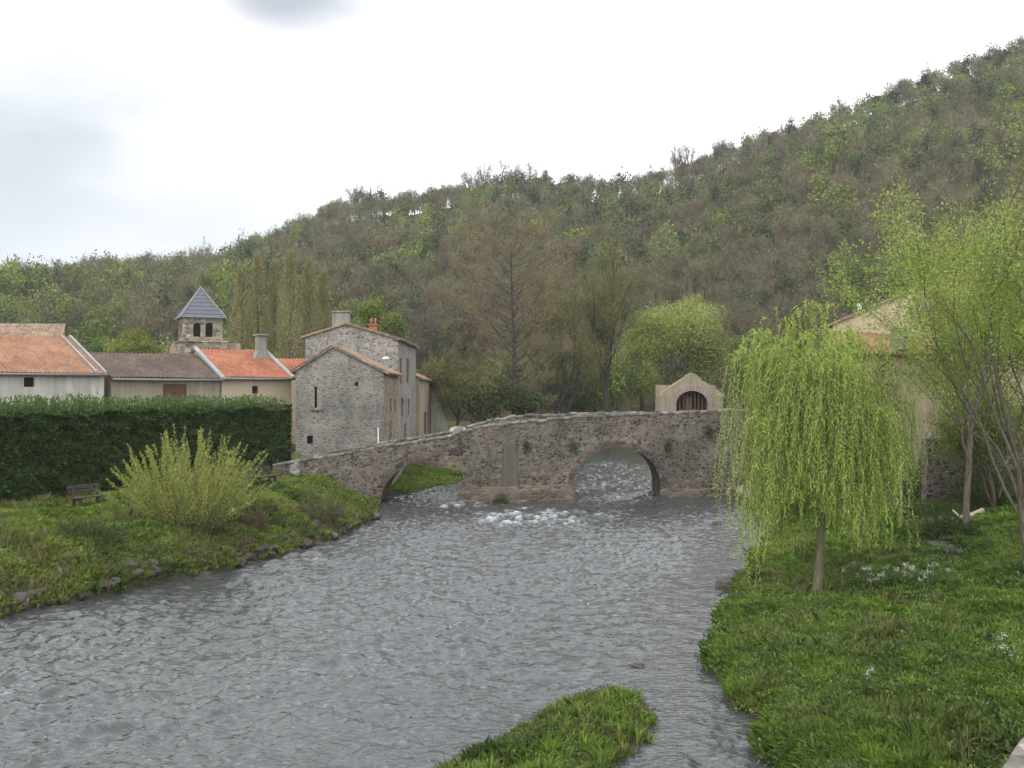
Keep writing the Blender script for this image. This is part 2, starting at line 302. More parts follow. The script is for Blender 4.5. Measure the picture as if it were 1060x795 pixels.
WX, WY = np.meshgrid(wx, wy)
def rapids(x, y):
    r = 0
    for (cx, cy, sx, sy, a) in [(1.0, 57, 4.5, 4.5, 1.0), (-3.5, 63, 2.5, 2.5, .8), (7.5, 66.5, 2.5, 3, .45), (7.5, 80, 4, 9, .5), (-12.5, 24.3, 2.2, 1.2, .6), (11, 55, 2, 2, .25), (-8, 42, 2.5, 2, .5), (9, 100, 5, 9, .4), (-4.5, 70, 3, 3, .7), (3.9,19,1,2,.3)]:
        r = r + a * np.exp(-((x - cx) / sx) ** 2 - ((y - cy) / sy) ** 2)
    return r
rp_ = rapids(WX, WY); calm = sm((WX - (XR(WY) - 4.2)) / 3) * (WY < 50)
gust = .2 + 1.6 * fbm((WX - .45 * WY) * .42, WY * .10, 61, 4)
WZ = tsample(WX + 1.1 * np.sin(WY * .21), WY) * .021 * gust * (1 + .9 * rp_) * (1 - .6 * calm) + tsample(WX * .43 + 7, WY * .43) * .027 * gust * (1 + 1.0 * rp_) * (1 - .6 * calm)
chop = np.clip(tsample(WX * 1.7 + 3, WY * 1.5), 0, 3)
FO = np.clip((WZ / .06) * .26 + .75 * rp_ - .46 + 1.3 * (fbm(WX * 1.9, WY * .8, 77, 4) - .5), 0, 1) * np.clip(rp_ * 3.0, 0, 1)
FO = np.clip(FO + np.clip((tsample(WX * .9 + 20, WY * 1.3) - 2.6) * .6, 0, .5) * (1 - calm) * (gust > 1.05), 0, 1)
wm, nt, N_, L_, b_ = nmat('river_water'); a_ = N_.new('ShaderNodeAttribute'); a_.attribute_name = 'Col'
b_.inputs['Base Color'].default_value = (.1, .1, .09, 1)
p_ = pos(N_, L_, (1, 1.25, 1)); n1 = noise(N_, L_, pos(N_, L_, (.75, 1.4, 1)), 5.5, 3, .5, .4); n2 = noise(N_, L_, p_, 1.5, 3, .5, .5)
ad = N_.new('ShaderNodeMath'); ad.operation = 'MULTIPLY_ADD'; L_.new(n2, ad.inputs[0]); ad.inputs[1].default_value = 1.2; L_.new(n1, ad.inputs[2])
bump(N_, L_, ad.outputs[0], b_, 1, .038)
fc = N_.new('ShaderNodeSeparateColor'); L_.new(a_.outputs['Color'], fc.inputs[0])
fm = N_.new('ShaderNodeMath'); fm.operation = 'MULTIPLY_ADD'; L_.new(n1, fm.inputs[0]); fm.inputs[1].default_value = 1.1; L_.new(fc.outputs[0], fm.inputs[2])
fr = N_.new('ShaderNodeMapRange'); L_.new(fm.outputs[0], fr.inputs[0]); fr.inputs[1].default_value = .72; fr.inputs[2].default_value = 1.9
L_.new(mixc(N_, L_, fr.outputs[0], (.05, .053, .055), (.66, .68, .71)), b_.inputs['Base Color'])
rr_ = N_.new('ShaderNodeMapRange'); L_.new(fr.outputs[0], rr_.inputs[0]); rr_.inputs[3].default_value = .04; rr_.inputs[4].default_value = .7; L_.new(rr_.outputs[0], b_.inputs['Roughness'])
b_.inputs['IOR'].default_value = 1.33; b_.inputs['Specular IOR Level'].default_value = 1.0
tag(gridmesh('river_water', wx, wy, WZ, wm, np.stack([FO, FO, FO], -1)), kind='structure')

# ------------------------------------------------------------------ generic builders
class MB:
    def __init__(s): s.V = []; s.F = []
    def box(s, x0, y0, z0, x1, y1, z1, f=None):
        n = len(s.V); P = [(x0, y0, z0), (x1, y0, z0), (x1, y1, z0), (x0, y1, z0), (x0, y0, z1), (x1, y0, z1), (x1, y1, z1), (x0, y1, z1)]
        if f: P = [f(*p) for p in P]
        s.V += P; s.F += [tuple(n + i for i in q) for q in ((0, 3, 2, 1), (4, 5, 6, 7), (0, 1, 5, 4), (1, 2, 6, 5), (2, 3, 7, 6), (3, 0, 4, 7))]; return s
    def poly(s, P): n = len(s.V); s.V += [tuple(p) for p in P]; s.F.append(tuple(range(n, n + len(P)))); return s
    def tube(s, pts, rad, k=6, cap=True):
        pts = [np.asarray(p, float) for p in pts]; n0 = len(s.V); m = len(pts)
        for i, p in enumerate(pts):
            t = pts[min(i + 1, m - 1)] - pts[max(i - 1, 0)]; t = t / (np.linalg.norm(t) + 1e-9); ref = np.array([0, 0, 1.]) if abs(t[2]) < .9 else np.array([1., 0, 0])
            u = np.cross(t, ref); u /= np.linalg.norm(u); v = np.cross(t, u)
            for j in range(k): a = 2 * math.pi * j / k; s.V.append(tuple(p + (u * math.cos(a) + v * math.sin(a)) * rad[i]))
        for i in range(m - 1):
            for j in range(k): s.F.append((n0 + i * k + j, n0 + i * k + (j + 1) % k, n0 + (i + 1) * k + (j + 1) % k, n0 + (i + 1) * k + j))
        if cap: s.F.append(tuple(n0 + j for j in range(k))[::-1]); s.F.append(tuple(n0 + (m - 1) * k + j for j in range(k)))
        return s
    def build(s, name, mat, parent=None, smooth=False, bevel=0):
        o = mk(name, s.V, s.F, mat, parent, smooth)
        if bevel: b = o.modifiers.new('bevel', 'BEVEL'); b.width = bevel; b.segments = 2; b.limit_method = 'ANGLE'
        return o
def rock(name, loc, size, mat, seed, parent=None, label=None, group=None, cat='rock'):
    import bmesh
    bm = bmesh.new(); bmesh.ops.create_icosphere(bm, subdivisions=3, radius=1); r = random.Random(seed)
    cuts = [(Vector((r.gauss(0, 1), r.gauss(0, 1), r.gauss(0, 1))).normalized(), r.uniform(.55, .85)) for _ in range(9)]
    for v in bm.verts:
        for n, d in cuts:
            e = v.co.dot(n)
            if e > d: v.co -= n * (e - d) * .85
        v.co = Vector((v.co.x * size[0], v.co.y * size[1], v.co.z * size[2])) * (1 + .08 * math.sin(v.co.x * 7 + seed) * math.cos(v.co.y * 6))
    me = bpy.data.meshes.new(name); bm.to_mesh(me); bm.free(); me.materials.append(mat)
    o = link(name, me, parent); o.location = loc; o.rotation_euler = (0, 0, r.uniform(0, 6))
    if label: tag(o, label, cat, group)
    return o
def skeleton(base, height, spread, seed, r0=.2, depth=5, fork_at=.35, up=.5, kids=3, droop=0, lean=(0, 0), shape=1.0, main=True):
    """recursive limbs; returns list of (points, radii) and array of outer points with directions"""
    r = random.Random(seed); limbs = []; tips = []
    def grow(p, d, L, rad, lev):
        n = 4; pts = [p]; rr = [rad]; dd = d.copy(); q = p.copy()
        for i in range(n):
            dd = dd + np.array([r.gauss(0, .13), r.gauss(0, .13), r.gauss(0, .08) + up * .12 - droop * .1 * lev]); dd /= np.linalg.norm(dd)
            q = q + dd * L / n; pts.append(q.copy()); rr.append(rad * (1 - .42 * (i + 1) / n))
            if lev >= depth - 2: tips.append((q.copy(), dd.copy(), lev))
        limbs.append((pts, rr))
        if lev >= depth: return
        k = kids + (1 if r.random() < .4 else 0)
        for c in range(k):
            f = r.uniform(.3, .95) if c else 1.0; i = min(int(f * n), n - 1); bp = pts[i] + (pts[i + 1] - pts[i]) * (f * n - i)
            az = r.uniform(0, 6.283); tilt = (r.uniform(.45, 1.0) if c else r.uniform(.05, .35)) * shape
            ax = np.array([math.cos(az), math.sin(az), r.uniform(-.1, .3)]); nd = dd * math.cos(tilt) + ax * math.sin(tilt); nd /= np.linalg.norm(nd)
            grow(bp, nd, L * r.uniform(.58, .8), rad * (.62 if c == 0 else .45), lev + 1)
    b = np.asarray(base, float); tl = height * fork_at
    tdir = np.array([lean[0], lean[1], 1.]); tdir /= np.linalg.norm(tdir)
    pts = [b + tdir * tl * t + np.array([math.sin(t * 3 + seed), math.cos(t * 2.3 + seed), 0]) * .05 * tl * t for t in (0, .1, .35, .7, 1)]; limbs.append((pts, [r0 * 1.5, r0 * 1.1, r0, r0 * .92, r0 * .85]))
    for c in range(kids + 2):
        az = 6.283 * c / (kids + 2) + r.uniform(-.5, .5); tilt = r.uniform(.3, .85) * spread
        d = np.array([math.cos(az) * math.sin(tilt), math.sin(az) * math.sin(tilt), math.cos(tilt)])
        start = pts[-1] - tdir * r.uniform(0, .3) * tl if c else pts[-1]
        grow(start, d if c else tdir, (height - tl) * r.uniform(.36, .46) * (1.15 if c == 0 else 1), r0 * (.75 if c == 0 else .5), 1)
    T = np.array([t[0] for t in tips]); D = np.array([t[1] for t in tips])
    return limbs, T, D
def trunk_mesh(limbs, mat, parent, minr=.012, k=5, name='trunk'):
    m = MB()
    for pts, rr in limbs:
        if rr[0] < minr: continue
        m.tube(pts, rr, 7 if rr[0] > .12 else (5 if rr[0] > .03 else 3), cap=False)
    return m.build(name, mat, parent, smooth=True)
def lobed(n, c, rad, nl=8, fill=.3):
    """leaf positions on clumps inside an ellipsoid; returns P, clump index"""
    lc = rdir(nl) * (rng.random((nl, 1)) ** .45) * .68; lr = .28 + .22 * rng.random(nl); k = rng.integers(0, nl, n)
    P = lc[k] + rdir(n) * (lr[k] * (1 - fill * rng.random(n)))[:, None]
    return np.asarray(c) + P * np.asarray(rad), k

# ------------------------------------------------------------------ bridge
BXL = -14.3; BST = -3.1; BXR = 21.0
def fy(x): return np.where(x < BST, 61.2 + (x - BXL) * (66.0 - 61.2) / (BST - BXL), 64.9 + (x - BST) * (68.7 - 64.9) / (14.6 - BST))
def topf(x):
    return np.interp(x, [-14.3, -11.2, -8.2, -5.8, -3.9, -3.1, -1.9, .6, 4.4, 9.6, 14.3, 22], [2.62, 3.15, 3.62, 3.95, 4.25, 4.55, 4.8, 5.1, 5.43, 5.6, 5.78, 5.7])
def topb(x):
    return np.interp(x, [-14.3, -11.2, -8.2, -5.8, -3.9, -3.1, -1.9, .6, 4.4, 9.6, 14.3, 22], [2.65, 3.2, 3.7, 4.05, 4.4, 4.65, 5.0, 5.42, 5.52, 5.58, 5.78, 5.7])
def arch(x):
    z = -1.5
    if -8.2 < x < BST: z = .1 + 2.8 * math.sqrt(max(0, 1 - ((x + 4.2) / 4.0) ** 2))
    if 3.92 < x < 9.84: z = .7 + 2.68 * math.sqrt(max(0, 1 - ((x - 6.88) / 2.96) ** 2))
    return z
bridge = empty('stone_bridge', (0, 66, 0)); tag(bridge, 'old humped stone bridge with two arches crossing the river', 'bridge'); OFF = np.array([0, 66., 0])
def bxs(a, b, extra=()):
    xs = list(np.arange(a, b, .25)) + [b]; 
    for e in extra:
        if a < e < b: xs += [e]
    for c, h in ((-4.2, 4.0), (6.88, 2.96)):
        for t in np.linspace(0, math.pi, 33): 
            q = c - h * math.cos(t)
            if a < q < b: xs.append(q)
    xs = sorted(set(round(q, 4) for q in xs)); return xs
def strip_body(a, b, depth, ys_off=0):
    m = MB(); xs = bxs(a, b)
    for x0, x1 in zip(xs[:-1], xs[1:]):
        e = 1e-4; b0, b1 = arch(x0 + e), arch(x1 - e); t0, t1 = float(topf(x0)) - .85, float(topf(x1)) - .85; y0, y1 = float(fy(np.float64(x0) + e)) - 66, float(fy(np.float64(x1) - e)) - 66
        Y0 = y0 + depth; Y1 = y1 + depth
        m.poly([(x0, y0, b0), (x1, y1, b1), (x1, y1, t1), (x0, y0, t0)]); m.poly([(x1, Y1, b1), (x0, Y0, b0), (x0, Y0, t0), (x1, Y1, t1)])
        m.poly([(x0, y0, t0), (x1, y1, t1), (x1, Y1, t1), (x0, Y0, t0)]); m.poly([(x1, y1, b1), (x0, y0, b0), (x0, Y0, b0), (x1, Y1, b1)])
    for q, flip in ((xs[0], 0), (xs[-1], 1)):
        e = 1e-4 * (1 if not flip else -1); yy = float(fy(np.float64(q) + e)) - 66; bb = -1.5; tt = float(topf(q)) - .85
        P = [(q, yy, bb), (q, yy, tt), (q, yy + depth, tt), (q, yy + depth, bb)]; m.poly(P if flip else P[::-1])
    return m
m = strip_body(BXL, BST, 4.6); m2_ = strip_body(BST, BXR, 4.4); n0 = len(m.V); m.V += m2_.V; m.F += [tuple(i + n0 for i in f) for f in m2_.F]
# pier flanks beside the main arch
for q, s in ((3.92, 1), (9.84, -1)):
    y0 = float(fy(np.float64(q))) - 66; P = [(q, y0, -1.5), (q, y0, .72), (q, y0 + 4.4, .72), (q, y0 + 4.4, -1.5)]; m.poly(P)
m.build('masonry', BRIDGE, bridge)
def parapet(front):
    m = MB(); cp = []
    tf = topf if front else topb
    for a, b in ((BXL, BST), (BST, BXR)):
        xs = list(np.arange(a, b, .3)) + [b]
        for x0, x1 in zip(xs[:-1], xs[1:]):
            e = 1e-4; y0 = float(fy(np.float64(x0) + e)) - 66; y1 = float(fy(np.float64(x1) - e)) - 66
            if not front: y0 += 4.05; y1 += 4.05
            z0, z1 = float(topf(x0)) - .85, float(topf(x1)) - .85; t0, t1 = float(tf(x0)) - .16, float(tf(x1)) - .16; d = .35
            m.poly([(x0, y0, z0), (x1, y1, z1), (x1, y1, t1), (x0, y0, t0)]); m.poly([(x1, y1 + d, z1), (x0, y0 + d, z0), (x0, y0 + d, t0), (x1, y1 + d, t1)]); m.poly([(x0, y0, t0), (x1, y1, t1), (x1, y1 + d, t1), (x0, y0 + d, t0)])
        m.build('parapet', BRIDGE, bridge); m = MB()
    c = MB(); r = random.Random(4 + front); x = BXL
    while x < BXR - .3:
        L = r.uniform(.45, .95); x1 = min(x + L, BXR)
        if x < BST < x1: x1 = BST
        e = 1e-3; ya = float(fy(np.float64(x) + e)) - 66 - .05; yb = float(fy(np.float64(x1) - e)) - 66 - .05
        if not front: ya += 4.05; yb += 4.05
        dz = r.uniform(-.05, .05); za = float(tf(x)) + dz; zb = float(tf(x1)) + dz + r.uniform(-.02, .02); j = r.uniform(-.03, .03)
        n = len(c.V); c.V += [(x, ya + j, za - .17), (x1 - .02, yb + j, zb - .17), (x1 - .02, yb + .46, zb - .17), (x, ya + .46, za - .17), (x, ya + j, za), (x1 - .02, yb + j, zb), (x1 - .02, yb + .46, zb), (x, ya + .46, za)]
        c.F += [tuple(n + i for i in q) for q in ((0, 3, 2, 1), (4, 5, 6, 7), (0, 1, 5, 4), (1, 2, 6, 5), (2, 3, 7, 6), (3, 0, 4, 7))]; x = x1
    c.build('coping', COPING, bridge, bevel=.035)
parapet(True); parapet(False)
def voussoirs(cx, a, b, z0, t0, t1, n, hw=.34):
    m = MB(); r = random.Random(3)
    for i in range(n):
        ta = t0 + (t1 - t0) * i / n; tb = t0 + (t1 - t0) * (i + .94) / n; w = hw * r.uniform(.8, 1.25); pr = .05 + r.uniform(-.015, .02); P = []
        for q, (t, k) in enumerate(((ta, 0), (tb, 0), (tb, w), (ta, w))):
            x = cx - (a + k) * math.cos(t); z = z0 + (b + k) * math.sin(t); y = float(fy(np.float64(min(max(x, -99), BST - .001) if cx < 0 else x))) - 66; P.append((x, y - pr, z))
        Pb = [(x, y + .25, z) for x, y, z in P]; k0 = len(m.V); m.V += P + Pb; m.F += [tuple(k0 + i for i in q) for q in ((0, 1, 2, 3), (7, 6, 5, 4), (0, 4, 5, 1), (1, 5, 6, 2), (2, 6, 7, 3), (3, 7, 4, 0))]
    o = m.build('arch_ring', ARCHM, bridge)
voussoirs(6.88, 2.94, 2.66, .7, .08, math.pi - .08, 34); voussoirs(-4.2, 3.98, 2.78, .1, .1, math.acos(-1.0 / 4.35) , 20, .4)
# plinth with a shallow pointed plan, grey mortar buttress, right abutment plinth
m = MB(); PL = [(-3.25, 64.75), (-.7, 63.9), (3.98, 66.1), (3.98, 67.5), (-3.25, 66.5)]
top = [(x, y - 66 + (.12 if y < 66 else 0), .95) for x, y in PL]; bot = [(x, y - 66, -1.2) for x, y in PL]; mid = [(x, y - 66, .55) for x, y in PL]
m.poly(top)
for A, B in ((mid, top), (bot, mid)):
    for i in range(5): j = (i + 1) % 5; m.poly([A[i], A[j], B[j], B[i]])
m.build('plinth', PLINTH, bridge)
m = MB()
for x0, x1, hx in ((9.78, 15.5, .5), ):
    y0, y1 = float(fy(np.float64(x0))) - 66, float(fy(np.float64(x1))) - 66
    n = len(m.V); m.V += [(x0, y0 - .22, -1), (x1, y1 - .22, -1), (x1, y1 + .2, -1), (x0, y0 + .2, -1), (x0, y0 - .12, hx), (x1, y1 - .12, hx), (x1, y1 + .2, hx), (x0, y0 + .2, hx)]
    m.F += [tuple(n + i for i in q) for q in ((0, 3, 2, 1), (4, 5, 6, 7), (0, 1, 5, 4), (1, 2, 6, 5), (2, 3, 7, 6), (3, 0, 4, 7))]
m.build('plinth', PLINTH, bridge, bevel=.05)
m = MB(); xa, xb = -.62, .38; ya, yb = float(fy(np.float64(xa))) - 66, float(fy(np.float64(xb))) - 66
n = 0; m.V += [(xa, ya - .16, .9), (xb, yb - .16, .9), (xb, yb + .1, .9), (xa, ya + .1, .9), (xa + .1, ya - .07, 3.75), (xb - .12, yb - .07, 3.9), (xb - .12, yb + .1, 3.9), (xa + .1, ya + .1, 3.75)]
m.F += [tuple(n + i for i in q) for q in ((0, 3, 2, 1), (4, 5, 6, 7), (0, 1, 5, 4), (1, 2, 6, 5), (2, 3, 7, 6), (3, 0, 4, 7))]
m.build('buttress', P_PATCH, bridge, bevel=.04)
rock('parapet_boulder', (X(474, 66.4), 66.5, 4.42), (.6, .35, .36), PALEROCK, 3, label='pale lumpy boulder capping the bridge parapet where it bends', cat='boulder')
rock('corner_boulder', (X(305, 61.2), 61.1, 2.35), (.35, .35, .5), PALEROCK, 9, label='pale boulder at the lower left end of the bridge parapet', cat='boulder')

# ------------------------------------------------------------------ houses
def house(name, label, origin, rz, w, d, h0, eL, eR, rid, ridpos, axis_, wallm, roofm, holes=(), over=.3, doorm=WOODBR, side_mat=None, group=None, cat='house', tile=.26):
    """local: x along the facade, y back, z up.  axis_ 'x' ridge runs along x (eL front eave, eR rear); 'y' gable faces front (eL left eave, eR right eave)"""
    t = empty(name, origin, rz); tag(t, label, cat, group); z0 = -h0
    def face(mb, U, u0, u1, top, hs):
        m0 = min(top(u0), top(u1)); us = sorted({u0, u1} | {v for h in hs for v in (h[0], h[2])}); zs = sorted({z0, m0} | {v for h in hs for v in (h[1], h[3]) if v < m0})
        for a, b in zip(us[:-1], us[1:]):
            for c, e in zip(zs[:-1], zs[1:]):
                mu, mz = (a + b) / 2, (c + e) / 2
                if any(h[0] < mu < h[2] and h[1] < mz < h[3] for h in hs): continue
                mb.poly([U(a, 0, c), U(b, 0, c), U(b, 0, e), U(a, 0, e)])
        for h in hs:
            a, c, b, e = h[:4]; D = .22
            for p, q in (((a, c), (b, c)), ((b, c), (b, e)), ((b, e), (a, e)), ((a, e), (a, c))): mb.poly([U(p[0], 0, p[1]), U(p[0], D, p[1]), U(q[0], D, q[1]), U(q[0], 0, q[1])])
        return m0
    F = lambda u, dd, z: (u, dd, z); Rr = lambda u, dd, z: (w - dd, u, z); B = lambda u, dd, z: (w - u, d - dd, z); Lf = lambda u, dd, z: (dd, d - u, z)
    mb = MB(); ms = MB() if side_mat else mb; fh = [h for h in holes if h[4] == 'f']; sh = [h for h in holes if h[4] == 'r']
    if axis_ == 'x':
        face(mb, F, 0, w, lambda u: eL, fh); face(mb, B, 0, w, lambda u: eR, []); r = ridpos
        for U, hs, rv, tgt in ((Rr, sh, 0, ms), (Lf, [], 1, mb)):
            a, b = (eL, eR) if not rv else (eR, eL); m0 = face(tgt, U, 0, d, lambda u: min(eL, eR), hs); rr = r if not rv else d - r
            P = [U(0, 0, m0), U(d, 0, m0)] + ([U(d, 0, b)] if b > m0 else []) + [U(rr, 0, rid)] + ([U(0, 0, a)] if a > m0 else []); tgt.poly(P)
    else:
        face(ms, Rr, 0, d, lambda u: eR, sh); face(mb, Lf, 0, d, lambda u: eL, []); r = ridpos
        for U, hs, rv in ((F, fh, 0), (B, [], 1)):
            a, b = (eL, eR) if not rv else (eR, eL); m0 = face(mb, U, 0, w, lambda u: min(eL, eR), hs); rr = r if not rv else w - r
            P = [U(0, 0, m0), U(w, 0, m0)] + ([U(w, 0, b)] if b > m0 else []) + [U(rr, 0, rid)] + ([U(0, 0, a)] if a > m0 else []); mb.poly(P)
    mb.build('wall', wallm, t)
    if side_mat: ms.build('wall', side_mat, t)
    # roof: two corrugated slabs
    rb = MB(); o = over
    def slab(e0, e1, r0_, r1_):
        e0, e1, r0_, r1_ = map(np.array, (e0, e1, r0_, r1_)); L = np.linalg.norm(e1 - e0); n = max(6, int(L / tile * 4)); rows = 10; nrm = np.cross(e1 - e0, r0_ - e0); nrm = nrm / np.linalg.norm(nrm); nrm = nrm * (1 if nrm[2] > 0 else -1); n0 = len(rb.V)
        sag = .06
        for j in range(rows + 1):
            v = j / rows
            for i in range(n + 1):
                u = i / n; p = (e0 * (1 - u) + e1 * u) * (1 - v) + (r0_ * (1 - u) + r1_ * u) * v
                hgt = .12 + .035 * math.sin(2 * math.pi * u * L / tile) + .02 * math.sin(u * 5 + j) - sag * math.sin(math.pi * u) * v; rb.V.append(tuple(p + nrm * hgt))
        for j in range(rows):
            for i in range(n): a = n0 + j * (n + 1) + i; rb.F.append((a, a + 1, a + n + 2, a + n + 1))
        q = len(rb.V); P = [p + nrm * .0 for p in (e0, e1, r1_, r0_)]; Tt = [p + nrm * .1 for p in (e0, e1, r1_, r0_)]; rb.V += [tuple(p) for p in P + Tt]
        rb.F += [(q + 3, q + 2, q + 1, q), (q, q + 1, q + 5, q + 4), (q + 1, q + 2, q + 6, q + 5), (q + 3, q, q + 4, q + 7)]
    if axis_ == 'x':
        s1 = (rid - eL) / ridpos; s2 = (rid - eR) / (d - ridpos); sx = .12
        slab((-sx, -o, eL - s1 * o + .02), (w + sx, -o, eL - s1 * o + .02), (-sx, ridpos, rid + .02), (w + sx, ridpos, rid + .02)); slab((w + sx, d + o, eR - s2 * o + .02), (-sx, d + o, eR - s2 * o + .02), (w + sx, ridpos, rid + .02), (-sx, ridpos, rid + .02))
    else:
        s1 = (rid - eL) / ridpos; s2 = (rid - eR) / (w - ridpos); sx = .15
        slab((-o, d + sx, eL - s1 * o + .02), (-o, -sx, eL - s1 * o + .02), (ridpos, d + sx, rid + .02), (ridpos, -sx, rid + .02)); slab((w + o, -sx, eR - s2 * o + .02), (w + o, d + sx, eR - s2 * o + .02), (ridpos, -sx, rid + .02), (ridpos, d + sx, rid + .02))
    roof = rb.build('roof', roofm, t, smooth=False)
    for h in holes:
        a, c, b, e, sd, kind = h[:6]; U = F if sd == 'f' else Rr; fr = .07
        if kind == 'window':
            f = MB()
            for x0, z0_, x1, z1_ in ((a, c, b, c + fr), (a, e - fr, b, e), (a, c + fr, a + fr, e - fr), (b - fr, c + fr, b, e - fr), ((a + b) / 2 - .03, c + fr, (a + b) / 2 + .03, e - fr)): f.box(x0, .13, z0_, x1, .2, z1_, U)
            fo = f.build('window', h[6] if len(h) > 6 else WHITEP, t); MB().box(a + .01, .17, c + .01, b - .01, .19, e - .01, U).build('pane', GLASS, fo)
        elif kind == 'dark':
            MB().box(a - .01, .2, c - .01, b + .01, .24, e + .01, U).build('opening', DARKIN, t)
        elif kind == 'shutter':
            f = MB(); f.box(a + .01, .06, c + .01, (a + b) / 2 - .015, .11, e - .01, U); f.box((a + b) / 2 + .015, .06, c + .01, b - .01, .11, e - .01, U)
            for zz in (c + .25, e - .3): f.box(a + .03, .045, zz, b - .03, .06, zz + .08, U)
            f.build('shutter', doorm, t); MB().box(a - .01, .2, c - .01, b + .01, .24, e + .01, U).build('opening', DARKIN, t)
        elif kind == 'door':
            f = MB(); n = 4
            for i in range(n): f.box(a + (b - a) * i / n + .01, .1, c, a + (b - a) * (i + 1) / n - .01, .16, e - .02, U)
            dd = f.build('door', doorm, t); MB().box(a + .1, .07, c + 1.0, a + .16, .098, c + 1.12, U).build('handle', METALG, dd)
    return t, roof
def chimney(roof, x, y, z0, z1, sx, sy, mat, cap=True, pots=0, splay=0):
    m = MB(); n = len(m.V)
    if splay:
        m.V += [(x - sx - splay, y - sy, z0), (x + sx + splay, y - sy, z0), (x + sx + splay, y + sy, z0), (x - sx - splay, y + sy, z0), (x - sx, y - sy * .8, z0 + (z1 - z0) * .5), (x + sx, y - sy * .8, z0 + (z1 - z0) * .5), (x + sx, y + sy * .8, z0 + (z1 - z0) * .5), (x - sx, y + sy * .8, z0 + (z1 - z0) * .5)]
        m.F += [tuple(n + i for i in q) for q in ((0, 3, 2, 1), (4, 5, 6, 7), (0, 1, 5, 4), (1, 2, 6, 5), (2, 3, 7, 6), (3, 0, 4, 7))]; m.box(x - sx + .03, y - sy * .75, z0 + (z1 - z0) * .5 + .002, x + sx - .03, y + sy * .75, z1)
    else: m.box(x - sx, y - sy, z0, x + sx, y + sy, z1)
    if cap: m.box(x - sx - .08, y - sy - .08, z1 + .003, x + sx + .08, y + sy + .08, z1 + .12)
    c = m.build('chimney', mat, roof, bevel=.02)
    for i in range(pots):
        px_ = x - sx * .5 + i * sx; MB().tube([(px_, y, z1 + .1), (px_, y, z1 + .3), (px_, y, z1 + .6)], [.10, .08, .09], 10).build('chimney_pot', TERRA, c, smooth=True)
    return c
def verge(parent, a, b, wdt, mat, h=.2, name='verge'):
    a = np.array(a); b = np.array(b); m = MB(); n = 0; sx = wdt / 2; P = []
    for p in (a, b):
        for dx, dz in ((-sx, -.1), (sx, -.1), (sx, h), (-sx, h)): P.append((p[0] + dx, p[1], p[2] + dz))
    m.V += P; m.F += [(0, 1, 2, 3), (7, 6, 5, 4), (0, 4, 5, 1), (1, 5, 6, 2), (2, 6, 7, 3), (3, 7, 4, 0)]
    return m.build(name, mat, parent, bevel=.02)
def GZ_(x, y): return float(ground(np.array([x]), np.array([y]))[0])
# white house, orange roof.  local origin = left front corner on the ground plane z=0 (heights given absolute)
def along(x, y, ang, t): return (x + math.cos(ang) * t, y + math.sin(ang) * t)
ang = R(45); ox, oy = along(-24.7, 62, ang, -15)
h1, r1 = house('white_house', 'low white rendered house with a weathered orange tile roof above the hedge', (ox, oy, 0), ang, 15, 10, 0, 8.1, 8.1, 10.35, 5, 'x', P_WHITE, T_ORANGE, [(10.35, 7.25, 10.95, 7.8, 'f', 'dark'), (4, 5.6, 5, 6.9, 'f', 'shutter')])
verge(r1, (14.95, -.35, 8.12), (14.95, 5, 10.52), .16, LEAD, .08); verge(r1, (14.4, -.35, 8.12), (14.4, 5, 10.52), .14, LEAD, .1)
ang = R(40)
h2, r2 = house('beige_house', 'plain beige rendered house with a dark brown sagging tile roof', (-24.45, 62.45, 0), ang, 7.0, 8.6, 0, 7.85, 7.85, 9.45, 4.3, 'x', P_BEIGE, T_BROWN, [(3.2, 6.15, 4.75, 7.45, 'f', 'shutter')])
h3, r3 = house('cream_house', 'small cream rendered house with bright red tile roof and pale verge', (-19.0, 67.0, 0), ang, 5.05, 8, 0, 7.95, 7.95, 9.85, 4.1, 'x', P_CREAM, T_RED, [(2.15, 6.85, 2.6, 7.35, 'f', 'dark')])
verge(r3, (-.1, -.45, 7.85), (-.1, 4.1, 10.0), .3, LEAD, .09); verge(r3, (5.0, -.4, 7.85), (5.0, 4.1, 9.95), .3, LEAD, .16)
chimney(r3, 4.3, 3.1, 8.95, 10.9, .32, .4, P_GREY, True, 0, .55)
h4, r4 = house('small_house', 'low house showing only a strip of orange roof beside the stone gable', (X(283, 80), 80, 0), R(20), 5.5, 6, 0, 8.5, 8.5, 9.6, 3, 'x', P_CREAM, T_RED)
h0_, r0_ = house('brown_roof_house', 'house with weathered brown roof rising behind the white house', (X(-75, 84), 84, 0), R(20), 10, 9, 0, 11.3, 11.3, 12.9, 4.5, 'x', P_BEIGE, T_OLD)
for hh, w_, e_ in ((h1, 15, 8.1), (h2, 7.0, 7.85), (h3, 5.05, 7.95)):
    MB().tube([(-.05, -.42, e_ - .12), (w_ * .5, -.43, e_ - .14), (w_ + .05, -.42, e_ - .12)], [.07, .07, .07], 8).build('eave_band', METALG, hh, smooth=True)  # grey tube added along each eave, standing for the shaded band there
